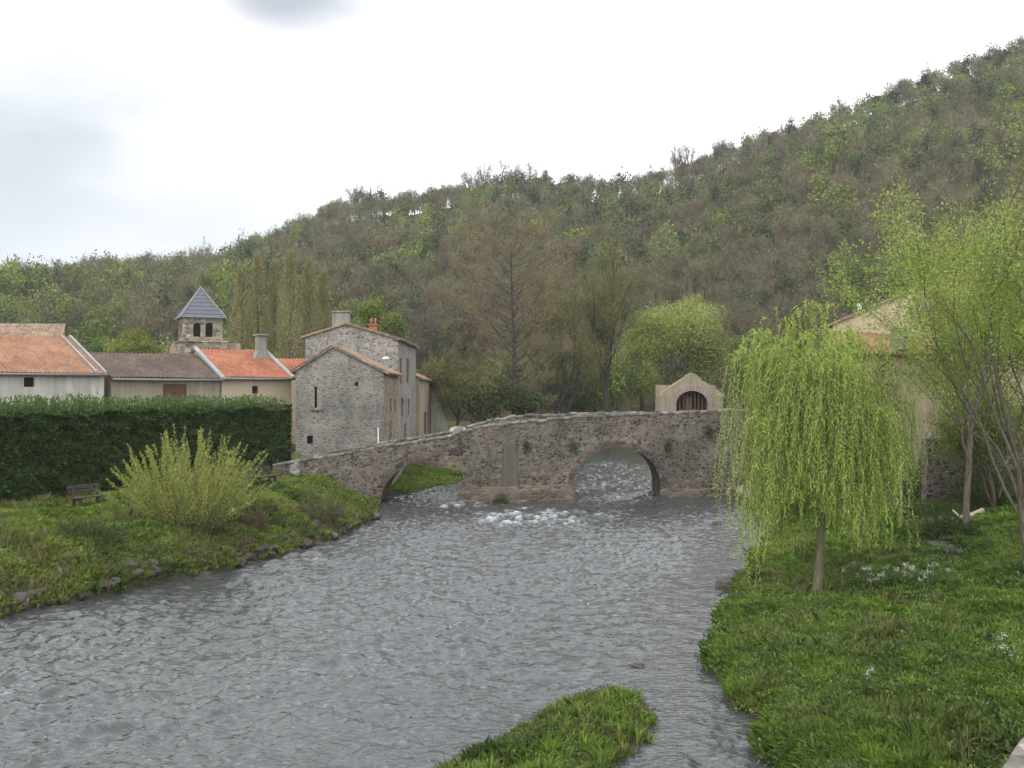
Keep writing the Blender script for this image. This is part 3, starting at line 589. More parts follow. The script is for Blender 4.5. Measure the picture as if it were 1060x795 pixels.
# stone houses by the bridge
g1, gr1 = house('grey_stone_house', 'tall windowless grey stone gable house at the left end of the bridge', (X(306, 68), 68, 0), 0, 5.85, 8.9, 0, 8.35, 8.25, 9.9, 2.5, 'y', GABLE, T_OLD,
    [(.75, .9 + 2.6, 1.15, 4.05, 'f', 'dark'), (3.95, 7.35, 4.15, 7.6, 'f', 'dark'), (1.25, 5.9, 1.42, 7.3, 'f', 'dark'),
     (3.3, 2.8, 4.5, 4.9, 'r', 'door'), (3.5, 5.6, 4.4, 6.5, 'r', 'shutter'), (6.2, 5.5, 7.0, 6.4, 'r', 'window')], side_mat=HOUSE_ST2)
MB().box(1.0, -.12, 5.75, 1.85, -.002, 5.85).build('ledge', COPING, g1)
MB().tube([(5.5, -.07, 2.2), (5.5, -.07, 4.6)], [.05, .05], 8).build('drainpipe', WHITEP, g1)
g2, gr2 = house('tall_stone_house', 'taller grey rubble house with low tile roof behind the stone gable', (X(316, 77.3), 77.3, 0), 0, 7.0, 14.2, 0, 11.05, 10.9, 12.05, 3.1, 'y', HOUSE_ST, T_OLD,
    [(1.2, 7.6, 2.7, 9.6, 'r', 'shutter'), (6.3, 7.7, 8.2, 9.7, 'r', 'shutter'), (2.4, 5.0, 4.2, 6.5, 'r', 'window', WOODBR), (7.3, 5.0, 8.8, 6.4, 'r', 'shutter'), (4.5, 2.8, 6.0, 4.4, 'r', 'door')], doorm=WOODRED)
chimney(gr2, 2.55, 1.0, 11.4, 13.0, .62, .5, P_GREY, True); chimney(gr2, 4.6, 4.0, 11.3, 12.2, .3, .3, TERRA, True, 2)
verge(gr2, (6.9, -.1, 10.95), (6.9, 14.0, 10.95), .35, T_OLD, .08, 'eave')
g3, gr3 = house('tan_house', 'low tan house with old tile roof at the far end of the row', (-8.5 - 5, 91.8, 0), 0, 5.2, 13.5, 0, 8.5, 8.1, 9.3, 2.4, 'y', P_TAN, T_OLD,
    [(5, 2.9, 8, 5.0, 'r', 'door')], side_mat=P_TAN)
m = MB(); m.V += [(-8.25, 104, 2), (-6.3, 104, 2), (-6.3, 105.4, 2), (-8.25, 105.4, 2), (-8.25, 104, 7.6), (-7.75, 104, 7.6), (-7.75, 105.4, 7.6), (-8.25, 105.4, 7.6)]
m.F += [(0, 3, 2, 1), (4, 5, 6, 7), (0, 1, 5, 4), (1, 2, 6, 5), (2, 3, 7, 6), (3, 0, 4, 7)]; m.V = [(x, y, z) for x, y, z in m.V]
tag(m.build('buttress_wall', P_WHITE, None, bevel=.03), 'pale sloping buttress against the end of the house row', 'buttress')
def lamp(loc, label, dx):
    t = empty('street_lamp', loc); tag(t, label, 'lamp', 'street lamps on the stone houses')
    MB().tube([(0, 0, 0), (dx * .6, 0, .25), (dx, 0, .22)], [.04, .035, .03], 6).build('bracket', METALG, t)
    m = MB(); m.tube([(dx - .22, 0, .12), (dx - .1, 0, .18), (dx + .14, 0, .18), (dx + .25, 0, .12)], [.04, .11, .11, .04], 10); m.build('lamp_head', WHITEP, t, smooth=True)
lamp((X(401, 68), 67.9, 9.0), 'white street lamp over the roof edge of the grey stone gable', -.1)
lamp((-7.75, 103.9, 7.2), 'white street lamp at the far end of the house row', .6)
# lean-to wall under the left arch, far bank
m = MB(); m.box(-9, 86, .3, -1.2, 86.5, 2.3); tag(m.build('garden_wall', HOUSE_ST2, None, bevel=.03), 'low stone wall seen through the smaller arch', 'wall')
# right side house
rh, rr1 = house('pink_gable_house', 'pale pink rendered gable house half hidden behind the willow', (X(862, 62), 62, 0), R(-17), 12.9, 8, 0, 11.0, 11.0, 13.75, 6.45, 'y', P_PINK, T_OLD, [(3.4, 7.6, 4.4, 9.1, 'f', 'shutter'), (8, 7.6, 9, 9.1, 'f', 'window')], over=.45)
MB().tube([(1.6, 2, 11.6), (1.6, 2, 12.45)], [.13, .13], 10).build('flue', WHITEP, rr1, smooth=True)
rl, rr2 = house('orange_roof_annex', 'low annex with orange tile roof in front of the pink gable', (X(882, 58), 57.5, 0), 0, 4.6, 4.3, 0, 9.1, 10.4, 10.5, 4.1, 'x', P_TAN, T_ORANGE, [(1, 7, 1.8, 8.2, 'f', 'shutter')])
MB().box(2.3, -.05, 9.3, 2.95, .9, 10.6).build('vent_box', METALG, rl, bevel=.03)
# church tower
tw = at(207.5, 405, 110); th = empty('church_tower', (tw[0], tw[1], 0), R(24)); tag(th, 'square stone bell tower with grey slate pyramid roof behind the houses', 'church tower')
hs = 2.05
def tower_wall():
    m = MB(); z0, z1 = 12.3, 14.75
    def arched(U, cxs, wd):
        us = np.linspace(-hs, hs, 83)
        def lo(u):
            for c in cxs:
                if abs(u - c) < wd / 2: return 12.75, 13.85 + math.sqrt(max(0, (wd / 2) ** 2 - (u - c) ** 2))
            return None
        for a, b in zip(us[:-1], us[1:]):
            q = lo((a + b) / 2)
            if q is None: m.poly([U(a, 0, z0), U(b, 0, z0), U(b, 0, z1), U(a, 0, z1)])
            else: m.poly([U(a, 0, z0), U(b, 0, z0), U(b, 0, q[0]), U(a, 0, q[0])]); m.poly([U(a, 0, q[1]), U(b, 0, q[1]), U(b, 0, z1), U(a, 0, z1)]); m.poly([U(a, 0, q[1]), U(a, .4, q[1]), U(b, .4, q[1]), U(b, 0, q[1])])
        for c in cxs:
            for s in (-1, 1): x = c + s * wd / 2; m.poly([U(x, 0, 12.75), U(x, .4, 12.75), U(x, .4, 13.85), U(x, 0, 13.85)])
            m.poly([U(c - wd / 2, 0, 12.75), U(c + wd / 2, 0, 12.75), U(c + wd / 2, .4, 12.75), U(c - wd / 2, .4, 12.75)])
    for U in (lambda u, d, z: (u, -hs + d, z), lambda u, d, z: (hs - d, u, z), lambda u, d, z: (-u, hs - d, z), lambda u, d, z: (-hs + d, -u, z)): arched(U, (-.62, .62), .78)
    return m
tower_wall().build('belfry', TOWER_ST, th)
MB().box(-hs + .42, -hs + .42, 12.3, hs - .42, hs - .42, 14.7).build('bell_chamber', DARKIN, th)
MB().box(-hs - .35, -hs - .35, 0, hs + .35, hs + .35, 12.15).box(-hs - .45, -hs - .45, 12.152, hs + .45, hs + .45, 12.298).build('tower_base', TOWER_ST, th, bevel=.03)
m = MB(); e = hs + .32
for k in range(4):
    a = [(-e, -e), (e, -e), (e, e), (-e, e)][k]; b = [(-e, -e), (e, -e), (e, e), (-e, e)][(k + 1) % 4]; n_ = 8
    for j in range(n_):   # slate courses as slightly stepped bands
        t0, t1 = j / n_, (j + 1) / n_; f0, f1 = 1 - t0, (1 - t1) - .012 if j < n_ - 1 else .001; zz0 = 14.76 + t0 * 3.4; zz1 = 14.76 + t1 * 3.4 - .02
        m.poly([(a[0] * f0, a[1] * f0, zz0), (b[0] * f0, b[1] * f0, zz0), (b[0] * f1, b[1] * f1, zz1), (a[0] * f1, a[1] * f1, zz1)])
m.poly([(-e, -e, 14.755), (e, -e, 14.755), (e, e, 14.755), (-e, e, 14.755)]); rf = m.build('roof', SLATE, th)
m = MB()
for sx, sy in ((-1, -1), (1, -1), (1, 1), (-1, 1)): m.tube([(sx * e, sy * e, 14.78), (0, 0, 18.2)], [.07, .05], 5)
m.build('hip_flashing', LEAD, rf)
nv, nr = house('church_nave', 'low church nave with pale stone roof edge beside the bell tower', (X(176, 107), 107, 0), R(15), 7.0, 8, 0, 10.6, 10.6, 12.1, 3.5, 'x', TOWER_ST, T_OLD)
# chapel niche on the bridge
ch = empty('wayside_chapel', (X(716, 71.2), 71.15, 4.55)); tag(ch, 'small tan stone chapel with rounded gable and arched opening on the bridge', 'chapel')
def chapel():
    m = MB(); hw = 2.15; r_ = 1.12; zs = 1.55; N2 = 48; us = np.linspace(-hw, hw, 2 * N2 + 1)
    def top(u): return float(np.interp(abs(u), [0, .35, .6, 1.5, 2.05, 2.15], [3.75, 3.6, 3.3, 2.75, 2.35, 2.2]))
    def low(u): return zs + .95 * math.sqrt(max(0, 1 - (u / r_) ** 2)) if abs(u) < r_ else -.6
    for a, b in zip(us[:-1], us[1:]):
        for y, fl in ((0, 0), (.5, 1)):
            P = [(a, y, low(a) if abs(a) < r_ - 1e-6 or abs(b) < r_ - 1e-6 else -.6), (b, y, low(b) if abs(a) < r_ - 1e-6 or abs(b) < r_ - 1e-6 else -.6), (b, y, top(b)), (a, y, top(a))]; m.poly(P[::-1] if fl else P)
        if abs(a) < r_ and abs(b) < r_: m.poly([(a, 0, low(a)), (a, .5, low(a)), (b, .5, low(b)), (b, 0, low(b))])
        m.poly([(a, 0, top(a)), (b, 0, top(b)), (b, .5, top(b)), (a, .5, top(a))])
    for s in (-1, 1): m.poly([(s * r_, 0, -.6), (s * r_, .5, -.6), (s * r_, .5, zs), (s * r_, 0, zs)]); m.box(s * hw if s < 0 else s * hw - .4, .502, -.6, s * hw + .4 if s < 0 else s * hw, 2.4, 2.15); m.poly([(s * hw, 0, -.6), (s * hw, .5, -.6), (s * hw, .5, 2.2), (s * hw, 0, 2.2)])
    m.box(-hw, 2.402, -.6, hw, 2.7, 2.9)
    m.build('wall', P_CHAP, ch)
    a = MB()
    for i in range(17):
        t0 = math.pi * i / 17; t1 = math.pi * (i + .93) / 17; P = []
        for t, k in ((t0, -.02), (t1, -.02), (t1, .36), (t0, .36)): P.append((-(r_ + k) * math.cos(t), -.1, zs + (.95 + k) * math.sin(t)))
        k0 = len(a.V); a.V += P + [(x, .05, z) for x, y, z in P]; a.F += [tuple(k0 + i for i in q) for q in ((0, 1, 2, 3), (7, 6, 5, 4), (0, 4, 5, 1), (1, 5, 6, 2), (2, 6, 7, 3), (3, 7, 4, 0))]
    for s in (-1, 1): a.box(s * (r_ - .02) if s > 0 else -r_ - .36, -.1, -.6, r_ + .36 if s > 0 else -(r_ - .02), .05, zs - .02)
    a.build('arch_moulding', P_ARCH, ch)
    rr = MB()
    for s in (-1, 1):
        pr = [(0, 3.5), (1.3, 2.7), (2.1, 2.1)]
        for (x0, z0), (x1, z1) in zip(pr[:-1], pr[1:]):
            k0 = len(rr.V); rr.V += [(s * x0, .52, z0 - .1), (s * x1, .52, z1 - .1), (s * x1, 2.9, z1 - .1), (s * x0, 2.9, z0 - .1), (s * x0, .52, z0 + .02), (s * x1, .52, z1 + .02), (s * x1, 2.9, z1 + .02), (s * x0, 2.9, z0 + .02)]; rr.F += [tuple(k0 + i for i in q) for q in ((0, 3, 2, 1), (4, 5, 6, 7), (0, 1, 5, 4), (1, 2, 6, 5), (2, 3, 7, 6), (3, 0, 4, 7))]
    rr.build('roof', T_OLD, ch)
    g = MB()
    for i in range(9): x = -1.05 + i * .2625; g.box(x - .035, .3, -.5, x + .035, .36, zs + .93 * math.sqrt(max(0, 1 - (x / 1.12) ** 2)) + .0)
    g.box(-1.1, .28, .9, 1.1, .3, 1.0); g.build('wooden_gate', WOODBR, ch)
    MB().box(-.7, 1.3, -.5, .7, 2.0, 1.2).box(-.25, 1.4, 1.202, .25, 1.8, 2.1).build('altar', P_TAN, ch)
chapel()
# ------------------------------------------------------------------ walls, stones, posts on the right bank
wl_ = MB(); wl_.box(18.6, 46, 2, 34, 46.6, 4.9); tag(wl_.build('retaining_wall', BRIDGE, None, bevel=.05), 'long grey stone retaining wall behind the right-hand tree', 'wall')
m = MB(); A = np.array([3.3, 7.66]); D_ = np.array([.59, .807]); Nn = np.array([.807, -.59]); P0 = [A, A + D_ * 9, A + D_ * 9 + Nn * .6, A + Nn * .6]
m.V += [(p[0], p[1], .2) for p in P0] + [(p[0], p[1], 3.5) for p in P0]; m.F += [(0, 1, 2, 3)[::-1], (4, 5, 6, 7), (0, 1, 5, 4), (1, 2, 6, 5), (2, 3, 7, 6), (3, 0, 4, 7)]
wo_ = empty('corner_wall', (0, 0, 0)); tag(wo_, 'stone wall with flat coping cutting the bottom right corner', 'wall'); m.build('masonry', BRIDGE, wo_)
c = MB(); r = random.Random(2); t = 0
while t < 8.9:
    L = r.uniform(.4, .7); a = A + D_ * t - Nn * .05; b = A + D_ * min(t + L - .02, 9) - Nn * .05; q = len(c.V); Q = [a, b, b + Nn * .7, a + Nn * .7]; dz = r.uniform(0, .03)
    c.V += [(p[0], p[1], 3.503) for p in Q] + [(p[0], p[1], 3.6 + dz) for p in Q]; c.F += [tuple(q + i for i in f) for f in ((3, 2, 1, 0), (4, 5, 6, 7), (0, 1, 5, 4), (1, 2, 6, 5), (2, 3, 7, 6), (3, 0, 4, 7))]; t += L
c.build('coping', COPING, wo_, bevel=.03)
px_, py_ = X(932, 44), 44; g = GZ_(px_, py_)
tag(MB().tube([(px_, py_, g - .3), (px_ + .02, py_, g + 1), (px_, py_, 5.6)], [.06, .055, .05], 8).build('wooden_post', PALEWOOD, None, smooth=True), 'thin pale upright post between the willow and the right-hand tree', 'post')
lx, ly = X(1000, 42.5), 42.5; g = GZ_(lx, ly)
lg = MB().tube([(lx - .75, ly - .2, g + .12), (lx - .2, ly, g + .42), (lx + .35, ly + .1, g + .55), (lx + .8, ly + .25, g + .75)], [.1, .15, .14, .1], 8); lg.tube([(lx - .2, ly, g + .42), (lx - .5, ly + .2, g + .75)], [.08, .03], 6)
tag(lg.build('driftwood_log', PALEWOOD, None, smooth=True), 'pale barkless log lying on the grass below the stone wall', 'log')
for i, (a, b, Y, s, lab) in enumerate([(972, 563, 36.5, (.55, .35, .2), 'upper flat brown stone slab in the grass by the right-hand tree'), (985, 570, 35.2, (.45, .3, .24), 'lower dark stone block in the grass by the right-hand tree')]):
    x = X(a, Y); rock('stone_slab', (x, Y, GZ_(x, Y) + s[2] * .9 - .05), s, ROCKM, 40 + i, label=lab, cat='stone')
rock('bank_rock', (X(752, 36.4), 36.4, .1), (.5, .38, .34), ROCKM, 5, label='brown rounded rock at the water edge of the right bank', cat='rock')
rock('river_rock', (X(660, 26.1), 26.1, -.03), (.34, .2, .13), ROCKM, 6, label='small dark wet rock just breaking the water beyond the islet', cat='rock')
rock('river_rock', (X(743, 54), 54, .0), (.5, .3, .15), ROCKM, 7, label='low dark rock in the river near the right end of the bridge', cat='rock')
rock('abutment_block', (X(776, 62), 62, .9), (.8, .6, .75), PALEROCK, 8, label='pale grey stone block beside the bridge behind the willow strands', cat='stone')
r = random.Random(12)
for i in range(110):
    y = r.uniform(30, 60); a = r.uniform(-.1, .75); x = float(XL(np.array([y]))[0]) - a / .9 + (0 if True else 0); s = r.uniform(.12, .42)
    d_ = float(dL(np.array([x]), np.array([y]))[0])
    if d_ < -.35 or d_ > 1.2: continue
    rock('bank_rock', (x, y, max(GZ_(x, y), -.1) + s * .15), (s, s * r.uniform(.6, 1), s * r.uniform(.4, .8)), ROCKM, 100 + i, label=('brown-grey rock at the water edge near the bottom left corner' if y < 36 else 'brown-grey rock at the water edge below the yellow-green shrub' if y < 46 else 'brown-grey rock at the water edge below the grassy mound by the bridge'), group=('rocks at the bottom left water edge' if y < 36 else 'rocks below the yellow-green shrub' if y < 46 else 'rocks below the mound by the bridge'))
for i in range(16):
    y = r.uniform(33, 46); x = float(XL(np.array([y]))[0]) - 3.1 + r.uniform(-.3, .3); s = r.uniform(.25, .55)
    rock('wall_stone', (x, y, GZ_(x, y) + s * .05), (s * 1.2, s * .8, s * .5), PALEROCK if i % 3 == 0 else ROCKM, 300 + i, label='grey stone from the broken edge along the top of the left bank', group='stones along the top edge of the left bank', cat='stone')
# ------------------------------------------------------------------ benches
def bench(px, Y, label, rz):
    x = X(px, Y); t = empty('park_bench', (x, Y, GZ_(x, Y)), rz); tag(t, label, 'bench', 'benches in front of the hedge')
    s = MB()
    for k in range(3): s.box(-.9, -.42 + k * .16, .43, .9, -.29 + k * .16, .48)
    s.build('seat', WOODGR, t, bevel=.01); b = MB()
    for k in range(2): z = .6 + k * .2; y = .12 + k * .05; b.box(-.9, y, z, .9, y + .04, z + .16)
    b.build('backrest', WOODGR, t, bevel=.01)
    for sx in (-.65, .65): MB().box(sx - .05, -.4, -.1, sx + .05, -.3, .428).box(sx - .05, .03, -.1, sx + .05, .11, .9).box(sx - .05, -.298, .34, sx + .05, .028, .425).build('leg', WOODGR, t)
bench(90, 44.2, 'weathered wooden bench in front of the hedge at far left', R(66)); bench(272, 55.5, 'weathered wooden bench half hidden beyond the yellow-green bush', R(66))

# ------------------------------------------------------------------ hedge
HA = np.array([-26.0, 33.6]); HB = np.array([-13.7, 62.9]); HD = (HB - HA) / np.linalg.norm(HB - HA); HL = np.linalg.norm(HB - HA); HN = np.array([HD[1], -HD[0]]); HT = 2.2; HTOP = 6.15
hg = empty('hedge', (0, 0, 0)); tag(hg, 'tall clipped dark green hedge in front of the houses', 'hedge')
def hp(s, t, z): p = HA + HD * s - HN * t; return (p[0], p[1], z)
m = MB(); P = [hp(0, .8, 1.2), hp(HL - .3, .8, 1.2), hp(HL - .3, HT - .25, 1.2), hp(0, HT - .25, 1.2), hp(0, .8, HTOP - .45), hp(HL - .3, .8, HTOP - .45), hp(HL - .25, HT - .3, HTOP - .3), hp(0, HT - .3, HTOP - .3)]
m.V += P; m.F += [(0, 3, 2, 1), (4, 5, 6, 7), (0, 1, 5, 4), (1, 2, 6, 5), (2, 3, 7, 6), (3, 0, 4, 7)]; m.build('dark_core', plain('hedge_core', (.028, .044, .017), .9), hg)  # solid dark green block added as filling behind the hedge leaves
n = 190000; s = rng.random(n) * HL; z = 1.7 + rng.random(n) * (HTOP - 1.7); lump = fbm(s * .5, z * 1.2, 5, 4); lump2 = fbm(s * 1.6, z * 3.6, 6, 3)
t = .25 - .42 * (lump - .5) * 1.3 - .75 * (lump2 - .5) + rng.random(n) * .22
t = np.clip(t, -.3, .7); Pf = np.stack([HA[0] + HD[0] * s - HN[0] * t, HA[1] + HD[1] * s - HN[1] * t, z], -1)
Df = unit(np.stack([HN[0] + 0 * s, HN[1] + 0 * s, -.1 + 0 * s], -1) + rng.normal(size=(n, 3)) * .75)
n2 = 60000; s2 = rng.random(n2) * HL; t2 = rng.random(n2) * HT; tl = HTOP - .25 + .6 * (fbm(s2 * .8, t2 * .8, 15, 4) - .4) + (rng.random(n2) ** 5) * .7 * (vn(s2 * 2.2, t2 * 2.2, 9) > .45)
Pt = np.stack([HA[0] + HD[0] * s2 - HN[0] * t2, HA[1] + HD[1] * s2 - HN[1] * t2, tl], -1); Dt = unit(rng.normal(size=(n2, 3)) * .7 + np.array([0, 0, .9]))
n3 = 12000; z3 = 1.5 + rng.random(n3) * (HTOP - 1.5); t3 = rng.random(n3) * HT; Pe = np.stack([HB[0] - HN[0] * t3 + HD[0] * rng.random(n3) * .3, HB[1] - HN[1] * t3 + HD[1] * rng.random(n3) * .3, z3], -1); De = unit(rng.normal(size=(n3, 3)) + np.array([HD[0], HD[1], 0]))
PP = np.concatenate([Pf, Pt, Pe]); DD = np.concatenate([Df, Dt, De]); nn_ = len(PP)
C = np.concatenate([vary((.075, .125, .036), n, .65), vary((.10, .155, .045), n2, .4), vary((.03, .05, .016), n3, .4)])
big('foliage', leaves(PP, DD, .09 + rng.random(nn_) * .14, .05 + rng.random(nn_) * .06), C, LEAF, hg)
# ------------------------------------------------------------------ near trees and shrubs
def willow(px, Y, base_py_z, top_z, rx, ry, label, nst, low, seed, lean=0, arcs=True, cdx=0, colr=(.17, .24, .045)):
    x = X(px, Y); g = GZ_(x, Y); t = empty('weeping_willow', (x, Y, g)); tag(t, label, 'tree', 'weeping willows on the right bank'); r = random.Random(seed)
    limbs = []; H = top_z - g; fork = H * .36
    tr = [np.array([lean * f * fork, 0, fork * f]) + np.array([math.sin(f * 4 + seed) * .1, 0, -.15 if f == 0 else 0]) for f in (0, .08, .35, .7, 1)]; limbs.append((tr, [.22, .15, .13, .12, .11])); starts = []
    for k in range(22):
        az = k * 2.4 + r.uniform(-.4, .4); q = math.sqrt(.02 + .98 * r.random()); ex = cdx + math.cos(az) * rx * q * .85; ey = math.sin(az) * ry * q * .85; tz = H * (1.0 - .42 * q * q) * r.uniform(.84, 1.02); b = tr[-1]; pts = []
        if k < 3: ex = cdx - rx * (.62 + .1 * k); ey = (k - 1) * .8; tz = H * (.95 - .07 * k)
        for f in np.linspace(0, 1, 8): pts.append(np.array([b[0] + (ex - b[0]) * f ** 1.5, b[1] + (ey - b[1]) * f ** 1.5, b[2] - .1 + (tz - b[2]) * math.sin(f * 1.75) / math.sin(1.75 if 1.75 < 1.57 else 1.5708)]) + np.array([r.gauss(0, .06), r.gauss(0, .06), 0]))
        limbs.append((pts, list(np.linspace(.085, .018, 8)))); starts += pts[3:]
        for c in range(3):
            i = r.randint(3, 6); p0 = pts[i]; a2 = az + r.uniform(-1.2, 1.2); l2 = r.uniform(.5, 1.2); sub = [p0 + np.array([math.cos(a2) * l2 * f, math.sin(a2) * l2 * f, .45 * l2 * math.sin(f * 2.6)]) for f in np.linspace(0, 1, 5)]; limbs.append((sub, list(np.linspace(.03, .01, 5)))); starts += sub[1:] * 2
    trunk_mesh(limbs, BARKG, t, .008)
    LP = []; LD = []; SC = []; tw_ = MB()
    for i in range(nst):
        p0 = starts[r.randrange(len(starts))]; p0 = p0 + np.array([r.gauss(0, .22), r.gauss(0, .22), r.gauss(0, .12)])
        az = math.atan2(p0[1], p0[0] - cdx) + r.gauss(0, .5); out = r.uniform(.1, .7) * (1.0 if r.random() < .8 else 1.5); rise = r.uniform(0, .45); ln = max(.6, (p0[2] - low(p0[0], r)) * (1 - .6 * r.random() ** 2) * (.55 + .6 * float(vn(math.atan2(p0[1], p0[0] - cdx) * 1.6 + 9, seed * 1.3, 3)))); m_ = int(ln / .036); f = np.linspace(0, 1, m_)
        hx = out * (1 - np.exp(-3 * f)); zz = rise * np.sin(np.clip(f * 6, 0, math.pi)) - ln * np.clip(f - .06, 0, 1); sway = .13 * np.sin(f * 5 + i)
        Q = np.stack([p0[0] + math.cos(az) * hx + sway, p0[1] + math.sin(az) * hx, p0[2] + zz], -1)
        LP.append(Q); d = np.zeros((m_, 3)); d[:, 2] = -.75; LD.append(unit(d + rng.normal(size=(m_, 3)) * .42)); SC.append(np.full(m_, r.uniform(.85, 1.15))); tw_.tube(list(Q[::max(1, m_ // 6)]), [.006] * len(Q[::max(1, m_ // 6)]), 3, cap=False)
    P = np.concatenate(LP); D = np.concatenate(LD); sc_ = np.concatenate(SC); C = vary(colr, len(P), .2) * sc_[:, None]
    cr_ = big('crown', leaves(P, D, .09 + .05 * rng.random(len(P)),   .016 + .009 * rng.random(len(P))), C, LEAF, t); tw_.build('strands', BARKG, t); return t
willow(849, 31.6, 0, 9.75, 2.5, 2.2, 'large weeping willow with bright yellow-green strands hanging over the water', 1600, lambda x, r: .9 + r.random() * 1.3 if x > -1.6 else -.3 + r.random() * 1.8, 5, -.03, cdx=.05, colr=(.40, .52, .105))
willow(893, 41.5, 0, 9.0, 2.3, 2.0, 'smaller weeping willow behind and to the right of the large one', 700, lambda x, r: 2.0 + r.random() * 1.6, 8, .02, cdx=.15, colr=(.29, .39, .085))
def leafy(name, label, px, Y, H, spread, seed, r0, col, nleaf, lsz, lsw, mat=LEAF, barkm=BARK, depth=5, fork=.3, jitter=.3, group=None, up=.5, lean=(0, 0), shape=1, kids=3, cat='tree', z=None, rot=None):
    x = X(px, Y); g = GZ_(x, Y) if z is None else z; t = empty(name, (x, Y, g)); tag(t, label, cat, group)
    limbs, T, D = skeleton((0, 0, -.15), H, spread, seed, r0, depth, fork, up, kids, 0, lean, shape); trunk_mesh(limbs, barkm, t, .008)
    i = rng.integers(0, len(T), nleaf); P = T[i] + rng.normal(size=(nleaf, 3)) * jitter; Dd = unit(D[i] * .6 + rng.normal(size=(nleaf, 3))); lump = .75 + .5 * vn(T[i][:, 0] * 1.3 + seed, T[i][:, 2] * 1.3, seed)
    big('crown', leaves(P, Dd, lsz * (.7 + .6 * rng.random(nleaf)), lsw * (.7 + .6 * rng.random(nleaf))), vary(col, nleaf, .25) * lump[:, None], mat, t); return t, T
leafy('young_tree', 'slender many-stemmed tree with fresh green leaves at the right edge', 1062, 29.5, 11.6, .72, 21, .115, (.27, .34, .075), 34000, .085, .055, depth=5, fork=.2, jitter=.16, up=.6, lean=(-.02, 0), kids=3)
leafy('young_tree', 'second leafy tree spreading low in front of the grey wall, behind the right-hand tree', 1030, 43.5, 6.0, 1.1, 33, .12, (.18, .235, .055), 26000, .1, .06, depth=5, fork=.08, jitter=.25, up=.6)
leafy('young_tree', 'bushy green tree at the right edge beyond the stone wall', 1085, 52, 11.5, .8, 35, .2, (.17, .23, .055), 40000, .12, .07, depth=5, fork=.2, jitter=.3, up=.5)
leafy('young_tree', 'sparse tall tree with catkin-like upright shoots above the pink gable', 1000, 40, 13.6, .42, 37, .13, (.30, .31, .11), 12000, .09, .04, depth=5, fork=.3, jitter=.12, up=1.0, shape=.6)
# spreading yellow-green shrub on the left bank
def shrub(name, label, px, Y, w, H, nstem, col, seed, nl=90, group=None, cat='shrub', upr=.25, lsz=.09):
    x = X(px, Y); g = GZ_(x, Y); t = empty(name, (x, Y, g)); tag(t, label, cat, group); r = random.Random(seed); m = MB(); LP = []; LD = []
    for i in range(nstem):
        az = r.uniform(0, 6.28); q = math.sqrt(r.random()); bx, by = math.cos(az) * q * w * .28, math.sin(az) * q * w * .22; tilt = q * r.uniform(.5, 1.1); L = H * r.uniform(.45, 1.0) * (1 - .35 * q * q); ex = bx + math.cos(az) * tilt * w * .38; ey = by + math.sin(az) * tilt * w * .3
        f = np.linspace(0, 1, 7); pts = np.stack([bx + (ex - bx) * f ** 1.3 + .06 * np.sin(f * 7 + i), by + (ey - by) * f ** 1.3, L * f - .1], -1); m.tube(list(pts), list(np.linspace(.022, .005, 7)), 3, cap=False)
        u = .12 + .88 * rng.random(nl) ** .8; P = np.stack([np.interp(u, f, pts[:, k]) for k in range(3)], -1) + rng.normal(size=(nl, 3)) * (.09 * (1.15 - u))[:, None]; LP.append(P); d = rng.normal(size=(nl, 3)) * .6; d[:, 2] += .7; LD.append(unit(d))
    m.build('stems', BARKG, t); P = np.concatenate(LP); D = np.concatenate(LD); big('foliage', leaves(P, D, lsz * (.7 + .6 * rng.random(len(P))), lsz * .4), vary(col, len(P), .25), LEAF, t); return t
shrub('willow_shrub', 'large feathery yellow-green shrub on the left bank in front of the hedge', 194, 42.0, 5.6, 4.3, 230, (.33, .365, .09), 4, 150)
shrub('bramble_bush', 'brownish scrubby bush with few leaves beside the yellow-green shrub', 330, 49.5, 2.6, 1.7, 70, (.12, .11, .055), 6, 60); shrub('bramble_bush', 'brown twiggy bush at the water edge below the yellow-green shrub', 262, 44.4, 1.6, 1.1, 50, (.15, .10, .07), 7, 45)
shrub('green_bush', 'low dark green bush on the left bank below the first bench', 95, 37.6, 3.0, 1.0, 80, (.06, .10, .03), 9, 60); shrub('green_bush', 'dark green leafy bush beside the stone slabs on the right bank', 985, 38.5, 2.4, 1.1, 90, (.045, .08, .02), 10, 70)
shrub('green_bush', 'green bush at the foot of the wall behind the right-hand tree', 960, 44.5, 3.2, 1.6, 90, (.07, .12, .03), 13, 70); shrub('reed_tuft', 'small dark reed tuft at the water edge of the right bank', 787, 35.0, .8, .7, 40, (.045, .07, .02), 14, 30, cat='plant')
shrub('arch_plant', 'green tuft growing at the waterline of the bridge pier', 519, 63.7, 1.0, .8, 40, (.07, .12, .03), 15, 40, cat='plant').location.z = -.05
for k, (px, py, Y, s, lab) in enumerate([(593, 462, 66.2, .5, 'green weeds rooted in the bridge wall left of the main arch'), (691, 462, 67.6, .5, 'green weeds rooted in the bridge wall right of the main arch'), (735, 447, 68.1, .45, 'weeds growing high on the right end of the bridge'), (545, 462, 65.5, .4, 'faint weeds on the bridge wall beside the grey buttress')]):
    n = 260; x = X(px, Y); yy = float(fy(np.float64(x))) - .03; P = np.array([x, yy, Zp(py, Y)]) + rng.normal(size=(n, 3)) * np.array([s * .35, .04, s * .5]); P[:, 1] = yy - abs(P[:, 1] - yy)
    tag(big('wall_weed', leaves(P, rdir(n, -.2), .1, .06), vary((.09, .115, .045), n, .35), LEAF), lab, 'plant', 'weeds growing on the bridge wall')
